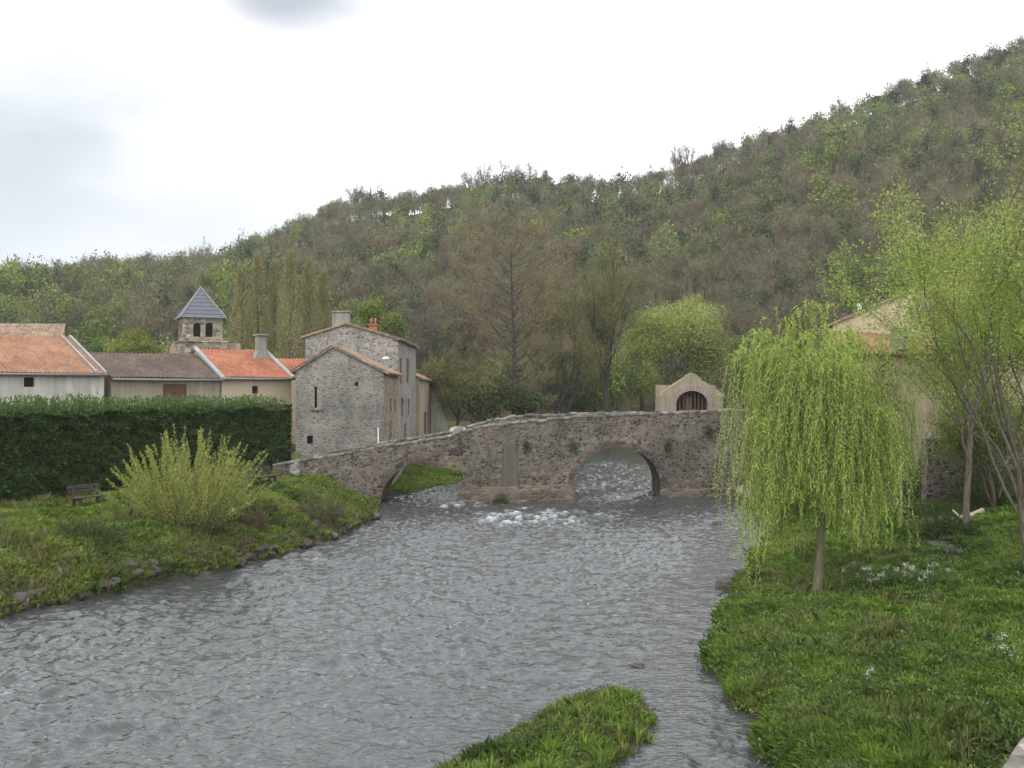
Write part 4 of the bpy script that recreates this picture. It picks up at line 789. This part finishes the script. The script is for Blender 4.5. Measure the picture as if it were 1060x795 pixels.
# cow parsley clumps
def parsley(px, Y, w, label, n, seed):
    x = X(px, Y); g = GZ_(x, Y); t = empty('cow_parsley', (x, Y, g)); tag(t, label, 'flowering plant', 'white flowering plants on the right bank'); r = random.Random(seed); m = MB(); U = []; LP = []
    for i in range(n):
        bx, by = r.gauss(0, w * .3), r.gauss(0, w * .3); h = r.uniform(.35, .75); m.tube([(bx, by, 0), (bx + r.gauss(0, .05), by, h)], [.008, .005], 3, cap=False); q = 22; P = np.array([bx, by, h]) + rng.normal(size=(q, 3)) * np.array([.045, .045, .03]); U.append(P); LP.append(np.array([bx, by, 0]) + rng.normal(size=(90, 3)) * np.array([.13, .13, .0]) + np.stack([np.zeros(90), np.zeros(90), rng.random(90) * h * .8], -1))
    m.build('stems', BARKG, t); P = np.concatenate(U); big('flowers', leaves(P, rdir(len(P), .1) * np.array([1, 1, .3]), .035, .035), vary((.55, .58, .50), len(P), .15), LEAF, t); P = np.concatenate(LP); big('foliage', leaves(P, rdir(len(P), .3), .09, .045), vary((.07, .12, .028), len(P), .3), LEAF, t)
parsley(890, 30.8, 1.3, 'looser clump of white cow parsley just right of the willow trunk', 16, 1); parsley(945, 30.3, 1.3, 'thickest clump of white cow parsley between willow and right-hand tree', 30, 2); parsley(1040, 21.5, .4, 'few white flowers near the bottom right corner', 5, 3); parsley(897, 21, .3, 'single small white flower head low on the right bank', 2, 4)
# ------------------------------------------------------------------ grass and ground cover
def tufts(name, n, region, hgt, wid, cols, blades=9, lean=.5, seed=0, spread=.07):
    r = np.random.default_rng(seed); x0, x1, y0, y1, ok = region; x = r.uniform(x0, x1, n * 4); y = 1 / r.uniform(1 / y1, 1 / y0, n * 4); dn = ok(x, y); k = np.nonzero(r.random(len(x)) < dn)[0][:n]; x = x[k]; y = y[k]; z = ground(x, y); n = len(x)
    ht = hgt * (.55 + .9 * fbm(x * .8, y * .8, seed + 3, 3)) * (.7 + .6 * r.random(n)); pat = fbm(x * .45, y * .45, seed + 50, 4); pat2 = r.random(n)
    cols = np.array(cols); ci = np.clip(((pat - .5) * 2.2 + .5) * (len(cols) - 1) + r.normal(size=n) * .5, 0, len(cols) - 1.001); a = ci.astype(int); f = (ci - a)[:, None]; c = cols[a] * (1 - f) + cols[a + 1] * f
    X_ = np.repeat(np.stack([x, y, z], -1), blades, 0); N = len(X_); az = r.uniform(0, 6.283, N); off = r.random(N) * spread; le = r.random(N) * lean + .05; h = np.repeat(ht, blades) * (.6 + .5 * r.random(N)); B = X_ + np.stack([np.cos(az) * off, np.sin(az) * off, np.full(N, -.02)], -1); o = np.stack([np.cos(az), np.sin(az), np.zeros(N)], -1); sd = np.stack([-np.sin(az + r.normal(size=N)), np.cos(az), np.zeros(N)], -1) * (wid * (.6 + .8 * r.random(N)))[:, None] * .5
    M_ = B + o * (h * le * .35)[:, None]; M_[:, 2] += h * .62; T = B + o * (h * le * 1.2)[:, None]; T[:, 2] += h * (1 - .35 * le)
    C = np.repeat(c, blades, 0) * (.75 + .5 * r.random(N))[:, None]
    return tag(big(name, np.stack([B - sd * .9, B + sd * .9, M_ + sd * 1.1, T, M_ - sd * 1.1], 1), C, GRASSM), kind='stuff')
G1 = [(.065, .115, .028), (.16, .25, .045), (.25, .37, .062), (.15, .25, .048), (.31, .36, .10)]
def onR(x, y):
    b = dR(x, y); return np.where((b > .02) & (x < 24), np.where(fbm(x * 1.1, y * 1.1, 71, 3) > .68, .25, 1.0), 0) * np.clip(.3 + b, 0, 1)
def vis(x, y, m=60): px = 530 + FPX * x / y; return (px > -m) & (px < 1060 + m)
tufts('grass', 52000, (3, 24, 13.5, 46, lambda x, y: onR(x, y) * vis(x, y)), .24, .03, G1, 11, .85, 1)
tufts('grass', 16000, (6, 34, 40, 70, lambda x, y: onR(x, y) * vis(x, y)), .35, .055, G1, 9, .75, 2, .15)
def onL(x, y): a = dL(x, y); return np.where(a > .05, 1., 0) * np.clip(.35 + a * .5, 0, 1) * (x > -27)
tufts('grass', 36000, (-26, -5, 28, 64, lambda x, y: onL(x, y) * vis(x, y)), .29, .05, [(.08, .135, .034), (.18, .265, .052), (.26, .36, .068), (.31, .365, .09), (.26, .25, .11)], 9, .9, 3, .12)
tufts('grass', 6000, (-14, 6, 70, 120, lambda x, y: (dL(x, y) > .1) * 1. * (dL(x, y) < 9)), .22, .05, G1, 7, .8, 4, .25)
# broad-leaved weeds (leaf clumps)
def weeds(name, n, region, rad, col, seed, per=40, lsz=.07, hgt=1.0, hue=.1):
    r = np.random.default_rng(seed); x0, x1, y0, y1, ok = region; x = r.uniform(x0, x1, n * 6); y = 1 / r.uniform(1 / y1, 1 / y0, n * 6); k = np.nonzero(r.random(len(x)) < ok(x, y))[0][:n]; x = x[k]; y = y[k]; z = ground(x, y); n = len(x); R_ = rad * (.5 + r.random(n)); c = np.array(col)[r.integers(0, len(col), n)]
    d = unit(r.normal(size=(n * per, 3))); d[:, 2] = np.abs(d[:, 2]); q = (.5 + .5 * r.random(n * per))[:, None]; P = np.repeat(np.stack([x, y, z], -1), per, 0) + d * q * np.repeat(R_, per)[:, None] * np.array([1, 1, .75 * hgt]); D = unit(d + r.normal(size=d.shape) * .6)
    C = np.repeat(c, per, 0) * (.7 + .6 * r.random(n * per))[:, None]; return tag(big(name, leaves(P, D, lsz * (.6 + .8 * r.random(len(P))), lsz * .5), C, LEAF), kind='stuff')
WC = [(.09, .155, .036), (.15, .24, .048), (.24, .33, .065), (.15, .18, .06), (.04, .07, .02), (.22, .27, .06)]
weeds('ground_cover', 6500, (3, 22, 13.5, 44, lambda x, y: onR(x, y) * vis(x, y) * (fbm(x * .5, y * .5, 90, 3) > .40)), .24, WC, 5, 46, .07)
weeds('bank_scrub', 1500, (-24, -5, 29, 62, lambda x, y: np.where((dL(x, y) > .2) & (dL(x, y) < 3.4), 1., .02) * vis(x, y)), .3, WC + [(.13, .11, .06), (.15, .10, .07), (.10, .08, .06)], 6, 44, .1)
isl_ok = lambda x, y: (psdf(x, y, ISL) + (fbm(x * 1.6, y * 1.6, 55, 3) - .5) * .9 > .0) * 1.
weeds('islet_plants', 2300, (-4, 3.4, 14, 24.2, lambda x, y: isl_ok(x, y) * np.where((x > 1.3) & (fbm(x * 1.4, y * 1.4, 95, 2) > .55), .12, 1)), .2, [(.08, .13, .03), (.14, .20, .045), (.19, .25, .055), (.13, .13, .06), (.12, .09, .05), (.05, .08, .025)], 7, 70, .055, 1.2)
tufts('islet_grass', 1500, (-4, 3.4, 14, 24.2, isl_ok), .3, .026, G1, 11, .7, 9)
weeds('islet_plants', 60, (3.2, 4.0, 19.2, 19.9, lambda x, y: np.ones_like(x) * (((x - 3.5) ** 2 + (y - 19.5) ** 2) < .12)), .1, [(.07, .11, .03)], 8, 30, .04)
# dead brown stems along left bank
n = 3200; y = rng.uniform(31, 53, n); a = rng.uniform(.1, 1.6, n); x = XL(y) - a; k = fbm(y * .5, x * .5, 99, 3) > .5; x = x[k]; y = y[k]; z = ground(x, y); n = len(x); P = np.stack([x, y, z], -1); D = unit(rng.normal(size=(n, 3)) * .5 + np.array([.3, -.1, .7]))
tag(big('dead_stems', leaves(P, D, .3 + .4 * rng.random(n), .02), vary((.20, .155, .115), n, .4), GRASSM), kind='stuff')

# ------------------------------------------------------------------ background trees
C_BARE = (.15, .12, .09); C_RED = (.17, .125, .085); C_OLIVE = (.165, .155, .065); C_GREEN = (.10, .145, .038); C_LIME = (.17, .22, .04); C_DARK = (.05, .066, .04); C_GREY = (.12, .11, .095)
def bare_tree(label, px, Y, top_y, wpx, col, seed, ntw=9000, barkm=BARKD, group=None, tint=None, name='bare_tree', r0=None, tsz=.55, z=None, fork=.3, shape=1.0, depth=5, leafn=0, leafc=None):
    x = X(px, Y); g = GZ_(x, Y) if z is None else z; H = Zp(top_y, Y) - g; t = empty(name, (x, Y, g)); tag(t, label, 'tree', group); wd = wpx * Y / FPX
    limbs, T, D = skeleton((0, 0, -.3), H, 1.0, seed, r0 or H * .016, depth, fork, .45, 3, 0, (0, 0), shape)
    # fit to height and width
    mz = np.percentile(T[:, 2], 98); mxw = np.percentile(np.abs(T[:, :2]), 96) * 2; sz = H / mz; sxy = wd / mxw; f = np.array([sxy, sxy, sz])
    limbs = [([p * f for p in pts], rr) for pts, rr in limbs]; T = T * f; D = unit(D * f)
    trunk_mesh(limbs, barkm, t, .02); i = rng.integers(0, len(T), ntw); P = T[i] + rng.normal(size=(ntw, 3)) * .28; Dd = unit(D[i] + rng.normal(size=(ntw, 3)) * .6)
    V = leaves(P, Dd, tsz * (.6 + .8 * rng.random(ntw)), .045 if Y < 200 else .1); C = vary(col, ntw, .3)
    if leafn: i = rng.integers(0, len(T), leafn); P = T[i] + rng.normal(size=(leafn, 3)) * .4; V = np.concatenate([V, leaves(P, rdir(leafn), .2, .16)]); C = np.concatenate([C, vary(leafc, leafn, .3)])
    big('crown', V, C, FOREST, t); return t
def crown_tree(label, px, Y, top_y, wpx, bot_y, col, n, seed, name='leafy_tree', group=None, lsz=.38, nl=14, z=None, barkm=BARKD):
    x = X(px, Y); g = GZ_(x, Y) if z is None else z; zt = Zp(top_y, Y) - g; zb = max(.6, Zp(bot_y, Y) - g); wd = wpx * Y / FPX / 2; t = empty(name, (x, Y, g)); tag(t, label, 'tree', group)
    c = np.array([0, 0, (zt + zb) / 2]); rad = np.array([wd, wd * .85, (zt - zb) / 2]) * 1.02; n = n * 3; P, k = lobed(n, c, rad, nl, .7); P = P + rng.normal(size=P.shape) * .25; tone = .85 + .3 * rng.random(nl)
    V = leaves(P, rdir(n), lsz * (.6 + .8 * rng.random(n)), lsz * .6); big('crown', V, vary(col, n, .22) * tone[k][:, None], FOREST, t)
    m = MB(); m.tube([(0, 0, -.4), (0.1, 0, zb), (0, 0, c[2]), (0, 0, zt * .85)], [zt * .02, zt * .016, zt * .011, .03], 6, cap=False); r = random.Random(seed)
    for q in range(8): i = r.randrange(len(P)); z0 = r.uniform(zb * .8, c[2]); m.tube([(0, 0, z0), tuple(P[i] * .5 + np.array([0, 0, z0 * .5])), tuple(P[i])], [zt * .007, zt * .005, .02], 4, cap=False)
    m.build('trunk', barkm, t, smooth=True); return t
def poplar(label, px, Y, top_y, wpx, col, seed, group):
    x = X(px, Y); g = GZ_(x, Y); H = Zp(top_y, Y) - g; w = wpx * Y / FPX / 2; t = empty('poplar', (x, Y, g)); tag(t, label, 'tree', group); n = 3000; w *= 1.7; u = rng.random(n) ** .8; az = rng.uniform(0, 6.283, n); rr = w * np.sqrt(rng.random(n)) * np.interp(u, [0, .15, .5, 1], [.9, 1.1, .8, .1]) * (.35 + 1.0 * vn(az * 1.2, u * 9, seed)); P = np.stack([np.cos(az) * rr, np.sin(az) * rr, u * H * .97 + .5], -1); D = unit(np.stack([np.cos(az) * .25, np.sin(az) * .25, np.ones(n)], -1) + rng.normal(size=(n, 3)) * .25)
    n2 = 3600; i = rng.integers(0, n, n2); V = np.concatenate([leaves(P, D, .9 * (.5 + rng.random(n)), .05), leaves(P[i] + rng.normal(size=(n2, 3)) * .2, rdir(n2), .22, .16)]); big('crown', V, np.concatenate([vary(col, n, .25), vary((.27, .26, .10), n2, .25)]), FOREST, t)
    MB().tube([(0, 0, -.4), (.1, 0, H * .5), (0, 0, H * .95)], [.3, .18, .03], 6, cap=False).build('trunk', BARK, t, smooth=True)
for k, (px, ty, w) in enumerate([(250, 276, 24), (266, 265, 27), (284, 272, 22), (300, 262, 28), (320, 270, 25), (335, 283, 22)]):
    poplar(['narrow poplar with thin yellowish buds, first from the church tower', 'narrow poplar, second from the church tower', 'tallest narrow poplar in the row behind the roofs', 'narrow poplar fourth from the church tower', 'narrow poplar fifth from the church tower', 'shortest poplar, nearest the tall stone house'][k], px, 125 + (k % 3) * 3, ty, w, (.26, .235, .125), 50 + k, 'row of poplars behind the roofs')
def leader_tree(label, px, Y, top_y, wpx, col, seed, ntw):
    x = X(px, Y); g = GZ_(x, Y); H = Zp(top_y, Y) - g; W2 = wpx * Y / FPX / 2; t = empty('bare_tree', (x, Y, g)); tag(t, label, 'tree'); r = random.Random(seed); limbs = [([np.array([math.sin(f * 5) * .18, math.cos(f * 4) * .15, -.3 + f * H]) for f in np.linspace(0, 1, 9)], list(np.linspace(.34, .03, 9)))]; T = []; D = []
    for i in range(95):
        f = .2 + .78 * (i / 95) ** .9; az = i * 2.4 + r.uniform(-.5, .5); prof = np.interp(f, [.2, .35, .55, .8, 1], [.6, .9, 1.0, .95, .6]); L = W2 * prof * r.uniform(.55, 1.1); p = np.array([0, 0, f * H]); rise = r.uniform(.3, .95) * L; pts = [p + np.array([math.cos(az) * L * q, math.sin(az) * L * q, rise * q ** 1.2 + r.gauss(0, .05)]) for q in np.linspace(0, 1, 6)]; limbs.append((pts, list(np.linspace(.05 * (1.1 - f) + .02, .008, 6))))
        for c in range(9):
            q = r.uniform(.25, 1); b = p + np.array([math.cos(az) * L * q, math.sin(az) * L * q, rise * q ** 1.2]); a2 = az + r.choice((-1, 1)) * r.uniform(.3, 1.1); l2 = L * r.uniform(.15, .35); sub = [b + np.array([math.cos(a2) * l2 * k, math.sin(a2) * l2 * k, l2 * .5 * k + r.gauss(0, .03)]) for k in (0, .5, 1)]; limbs.append((sub, [.014, .01, .006])); T += sub[1:] + [pts[-1]]; D += [sub[2] - sub[0]] * 3
    T = np.array(T); D = unit(np.array(D)); trunk_mesh(limbs, BARKD, t, .015); i = rng.integers(0, len(T), ntw); P = T[i] + rng.normal(size=(ntw, 3)) * .25; big('crown', leaves(P, unit(D[i] + rng.normal(size=(ntw, 3)) * .6), .45 * (.6 + .8 * rng.random(ntw)), .04), vary(col, ntw, .3), FOREST, t)
leader_tree('big bare brown tree with a straight dark trunk behind the bridge', 531, 106, 248, 140, (.21, .17, .10), 71, 24000)
bl = [(452, 118, 318, 90, C_GREY, 'pale bare tree beyond the far end of the house row'), (490, 124, 300, 80, C_BARE, 'bare brown tree just left of the big reddish tree'), (582, 116, 290, 84, C_OLIVE, 'olive budding tree just right of the big reddish tree'), (628, 128, 262, 60, C_OLIVE, 'tall slim budding tree left of the pale green trees'), (560, 128, 275, 80, C_BARE, 'bare tree behind the big reddish tree on its right'), (474, 104, 372, 60, C_OLIVE, 'low olive bush tree by the end of the house row'), (790, 122, 300, 90, C_BARE, 'bare brown tree behind the willow top'), (815, 108, 330, 60, C_OLIVE, 'dark olive tree between the pale green trees and the willow')]
for k, (px, Y, ty, w, c, lab) in enumerate(bl): bare_tree(lab, px, Y, ty, w, c, 80 + k, 11000, leafn=3500 if c is C_OLIVE else 800, leafc=(.13, .15, .045))
cl = [(664, 140, 305, 108, 428, (.31, .36, .10), 15000, 'soft pale green rounded tree behind the bridge'), (722, 139, 298, 118, 428, (.32, .37, .10), 20000, 'largest pale green tree behind the chapel'), (636, 138, 345, 80, 432, (.22, .265, .08), 9000, 'lower green tree behind the middle of the bridge'), (604, 137, 368, 84, 434, (.16, .19, .06), 6000, 'dark green thicket tree behind the bridge parapet'), (574, 136, 380, 84, 436, (.15, .165, .06), 5500, 'low olive green tree behind the hump of the bridge'), (505, 100, 385, 60, 440, (.09, .10, .04), 4500, 'low olive tree left of the big trunk'), (768, 110, 345, 56, 425, (.16, .21, .06), 5500, 'green tree between chapel and willow'), (384, 118, 308, 36, 350, (.17, .225, .045), 4000, 'bright lime green tree above the tall stone house roof'), (408, 116, 322, 34, 352, (.16, .20, .05), 3200, 'lime green tree right of the orange chimney pots'), (142, 122, 340, 74, 385, (.19, .21, .045), 6000, 'yellow-green tree between white house and church tower'), (98, 128, 345, 40, 385, (.11, .15, .045), 3000, 'green tree behind the ridge of the white house'), (540, 100, 398, 50, 436, (.08, .10, .038), 3500, 'low green tree at the foot of the big reddish tree')]
for k, (px, Y, ty, w, by, c, n, lab) in enumerate(cl): crown_tree(lab, px, Y, ty, w, by, c, n, 120 + k, lsz=.24)
# skyline trees
sk = [(204, 250, 22), (368, 190, 20), (384, 193, 18), (352, 206, 16), (486, 176, 20), (500, 170, 22), (518, 166, 24), (534, 172, 20), (548, 168, 22), (565, 176, 16), (700, 148, 20), (712, 150, 18), (868, 100, 20), (935, 82, 16), (150, 262, 14), (110, 268, 12), (270, 246, 18), (286, 240, 16), (610, 180, 16), (746, 145, 16)]
names_ = ['lone bare tree on the skyline above the church tower']
for k, (px, ty, w) in enumerate(sk):
    bare_tree(names_[0] if k == 0 else 'small bare tree standing against the sky on the hill ridge', px, 322, ty, w, C_GREY, 200 + k, 700, group=None if k == 0 else 'bare trees on the skyline', depth=3, tsz=1.2, r0=.22, fork=.35)
def pine(px, Y, ty, w, label, group, seed):
    x = X(px, Y); g = GZ_(x, Y); H = max(4, (Zp(ty, Y) - g) * .85); wd = w * Y / FPX / 2; t = empty('pine_tree', (x, Y, g)); tag(t, label, 'tree', group); n = 1800; wd *= 1.2; P, k = lobed(n, (0, 0, H * .5), (wd, wd, H * .5), 12, .8); big('crown', leaves(P, rdir(n), .9, .4), vary(C_DARK, n, .3), FOREST, t); MB().tube([(0, 0, -.5), (0, 0, H * .5), (0, 0, H * .9)], [.3, .2, .05], 5, cap=False).build('trunk', BARKD, t)
for k, (px, ty, w) in enumerate([(8, 276, 16), (26, 277, 12), (42, 278, 14), (62, 281, 12), (90, 273, 14), (128, 268, 12), (164, 262, 14)]): pine(px, 318, ty, w, 'dark pine standing on the left end of the ridge', 'dark pines on the left skyline', 30 + k)
for k, (px, ty, w) in enumerate([(800, 128, 14), (822, 122, 16), (848, 113, 12), (910, 90, 16), (926, 85, 14), (960, 70, 16), (995, 58, 16), (1020, 50, 16), (1046, 40, 18)]): pine(px, 318, ty, w, 'dark pine standing on the high right end of the ridge', 'dark pines on the right skyline', 60 + k)
# hillside wood: one mass
def woodland():
    r = np.random.default_rng(77); n = 9000; Y = np.sqrt(r.uniform(112 ** 2, 338 ** 2, n)); px = r.uniform(-160, 1230, n); x = (px - 530) * Y / FPX
    foot = 138 - np.clip((x - 22) * .9, 0, 66) - np.clip((-x - 30) * .2, 0, 30); k = (Y > foot - 4) & ((x < XL(Y) - 6) | (x > XR(Y) + 2) | (Y > 140)); x = x[k]; Y = Y[k]; px = px[k]
    # thin to spacing
    keep = []; cell = {}
    for i in range(len(x)):
        c = (int(x[i] // 4.7), int(Y[i] // 4.7))
        if cell.get(c, 0) < 1: cell[c] = 1; keep.append(i)
    x = x[keep]; Y = Y[keep]; px = px[keep]; n = len(x); z = ground(x, Y); py = HY - (z + 5 - CAMZ) * FPX / Y
    f1 = fbm(x / 26, Y / 26, 201, 3); f2 = fbm(x / 24, Y / 24, 207, 3); u = r.random(n)
    # probability of green: more on left, fewer in the brown centre / upper right
    pg = .50 + 3.2 * (f1 - .5) + .18 * (px < 330) - .12 * ((px > 400) & (py < 330)) + .12 * (px > 820) * (py > 200)
    typ = np.where(u < pg, 1, 0)                       # 1 leafy, 0 bare
    cols = np.zeros((n, 3)); lf = np.array([(.11, .125, .048), (.13, .15, .05), (.11, .12, .052), (.16, .18, .055), (.14, .135, .06)]); ba = np.array([(.135, .128, .078), (.148, .12, .076), (.13, .125, .076), (.14, .145, .068), (.165, .152, .092)])
    li = np.clip((f2 - .3) * 9 + r.normal(size=n) * .9, 0, 4).astype(int); cols = np.where(typ[:, None] == 1, lf[li], ba[np.clip((f2 - .3) * 9 + r.normal(size=n), 0, 4).astype(int)])
    dk = (r.random(n) < .04 + .12 * (f2 < .42)); cols[dk] = (.06, .078, .042); typ = np.where(dk, 2, typ)
    Hh = r.uniform(6.5, 11, n) * (1 + .15 * (typ == 2)); Rr = r.uniform(2.6, 4.2, n) * np.where(typ == 2, .75, 1); cols *= (.95 + .45 * r.random((n, 1))); cols = np.where((fbm(x / 19 + 40, Y / 19, 231, 2) > .57)[:, None] & (typ[:, None] == 1), cols * np.array([1.18, 1.32, 1.0]), cols)
    V = []; C = []
    def clouds(idx, m, nl, lsz, lw, dirup, fill):
        q = len(idx); lc = unit(r.normal(size=(q, nl, 3))) * (r.random((q, nl, 1)) ** .5) * .66; lr = .3 + .25 * r.random((q, nl)); tone = .8 + .4 * r.random((q, nl)); k = r.integers(0, nl, (q, m)); a = np.arange(q)[:, None]
        d = unit(r.normal(size=(q, m, 3))); P = lc[a, k] + d * (lr[a, k] * (1 - fill * r.random((q, m))))[..., None]; P[..., 2] = P[..., 2]
        P = P * np.stack([Rr[idx], Rr[idx], Hh[idx] * .42], -1)[:, None] + np.stack([x[idx], Y[idx], z[idx] + Hh[idx] * .58], -1)[:, None]
        D = unit(r.normal(size=(q, m, 3)) + np.array([0, 0, dirup]) + d * .4).reshape(-1, 3); P = P.reshape(-1, 3); s = (.6 + .8 * r.random(len(P)))
        sd = unit(np.cross(D, r.normal(size=D.shape))); L = (lsz * s)[:, None]; V.append(np.stack([P, P + D * L * .45 + sd * lw * s[:, None] * .5, P + D * L, P + D * L * .45 - sd * lw * s[:, None] * .5], 1))
        C.append((cols[idx][:, None] * tone[a, k][..., None]).reshape(-1, 3) * (.8 + .4 * r.random((len(P), 1))))
    near = Y < 200
    for t_, (m, nl, ls, lw, du, fl) in {1: (330, 11, .58, .4, 0, .55), 0: (400, 10, 1.3, .12, .8, .95), 2: (300, 8, .65, .35, .3, .5)}.items():
        for nr_, mul, sc in ((True, 2.2, .68), (False, 1, 1)):
            idx = np.nonzero((typ == t_) & (near == nr_))[0]
            if len(idx): clouds(idx, int(m * mul), nl, ls * sc, lw * sc, du, fl)
    # bare crowns get trunks showing as pale slivers
    q = n; b = np.stack([x, Y, z - .5], -1); tp = b + np.stack([r.normal(size=n) * .4, r.normal(size=n) * .4, Hh * .85], -1); w_ = np.array([.16, 0, 0]); V.append(np.stack([b - w_, b + w_, tp + w_ * .4, tp - w_ * .4], 1)); C.append(np.broadcast_to(np.array([.11, .095, .08]), (n, 3)) * (.7 + .8 * r.random((n, 1))))
    V = np.concatenate(V); C = np.concatenate(C); print('woodland trees', n, 'faces', len(V))
    tag(big('woodland', V, C, FOREST), kind='stuff')
woodland()

tufts('tall_grass', 1500, (3, 24, 13.5, 44, lambda x, y: onR(x, y) * vis(x, y) * (fbm(x * .7, y * .7, 140, 3) > .5)), .42, .014, [(.12, .17, .045), (.20, .24, .07), (.27, .26, .12)], 12, .5, 31, .12)
tufts('tall_grass', 1300, (-26, -5, 28, 62, lambda x, y: onL(x, y) * vis(x, y) * (fbm(x * .6, y * .6, 141, 3) > .5)), .5, .028, [(.12, .17, .045), (.20, .24, .07), (.27, .25, .12)], 12, .5, 32, .18)
weeds('ground_cover', 900, (3, 22, 13.5, 44, lambda x, y: onR(x, y) * vis(x, y) * (fbm(x * .45, y * .45, 150, 3) > .5)), .34, [(.06, .10, .028), (.08, .13, .036), (.12, .165, .045)], 35, 60, .12)

shrub('green_bush', 'tall light green bush in front of the pink gable house, between willow and right-hand tree', 938, 53, 5.5, 4.2, 170, (.15, .20, .055), 61, 130, lsz=.14)
shrub('green_bush', 'green bush growing against the pale stone wall at the right edge', 1035, 44.8, 4.5, 2.4, 120, (.12, .17, .045), 62, 110, lsz=.12)
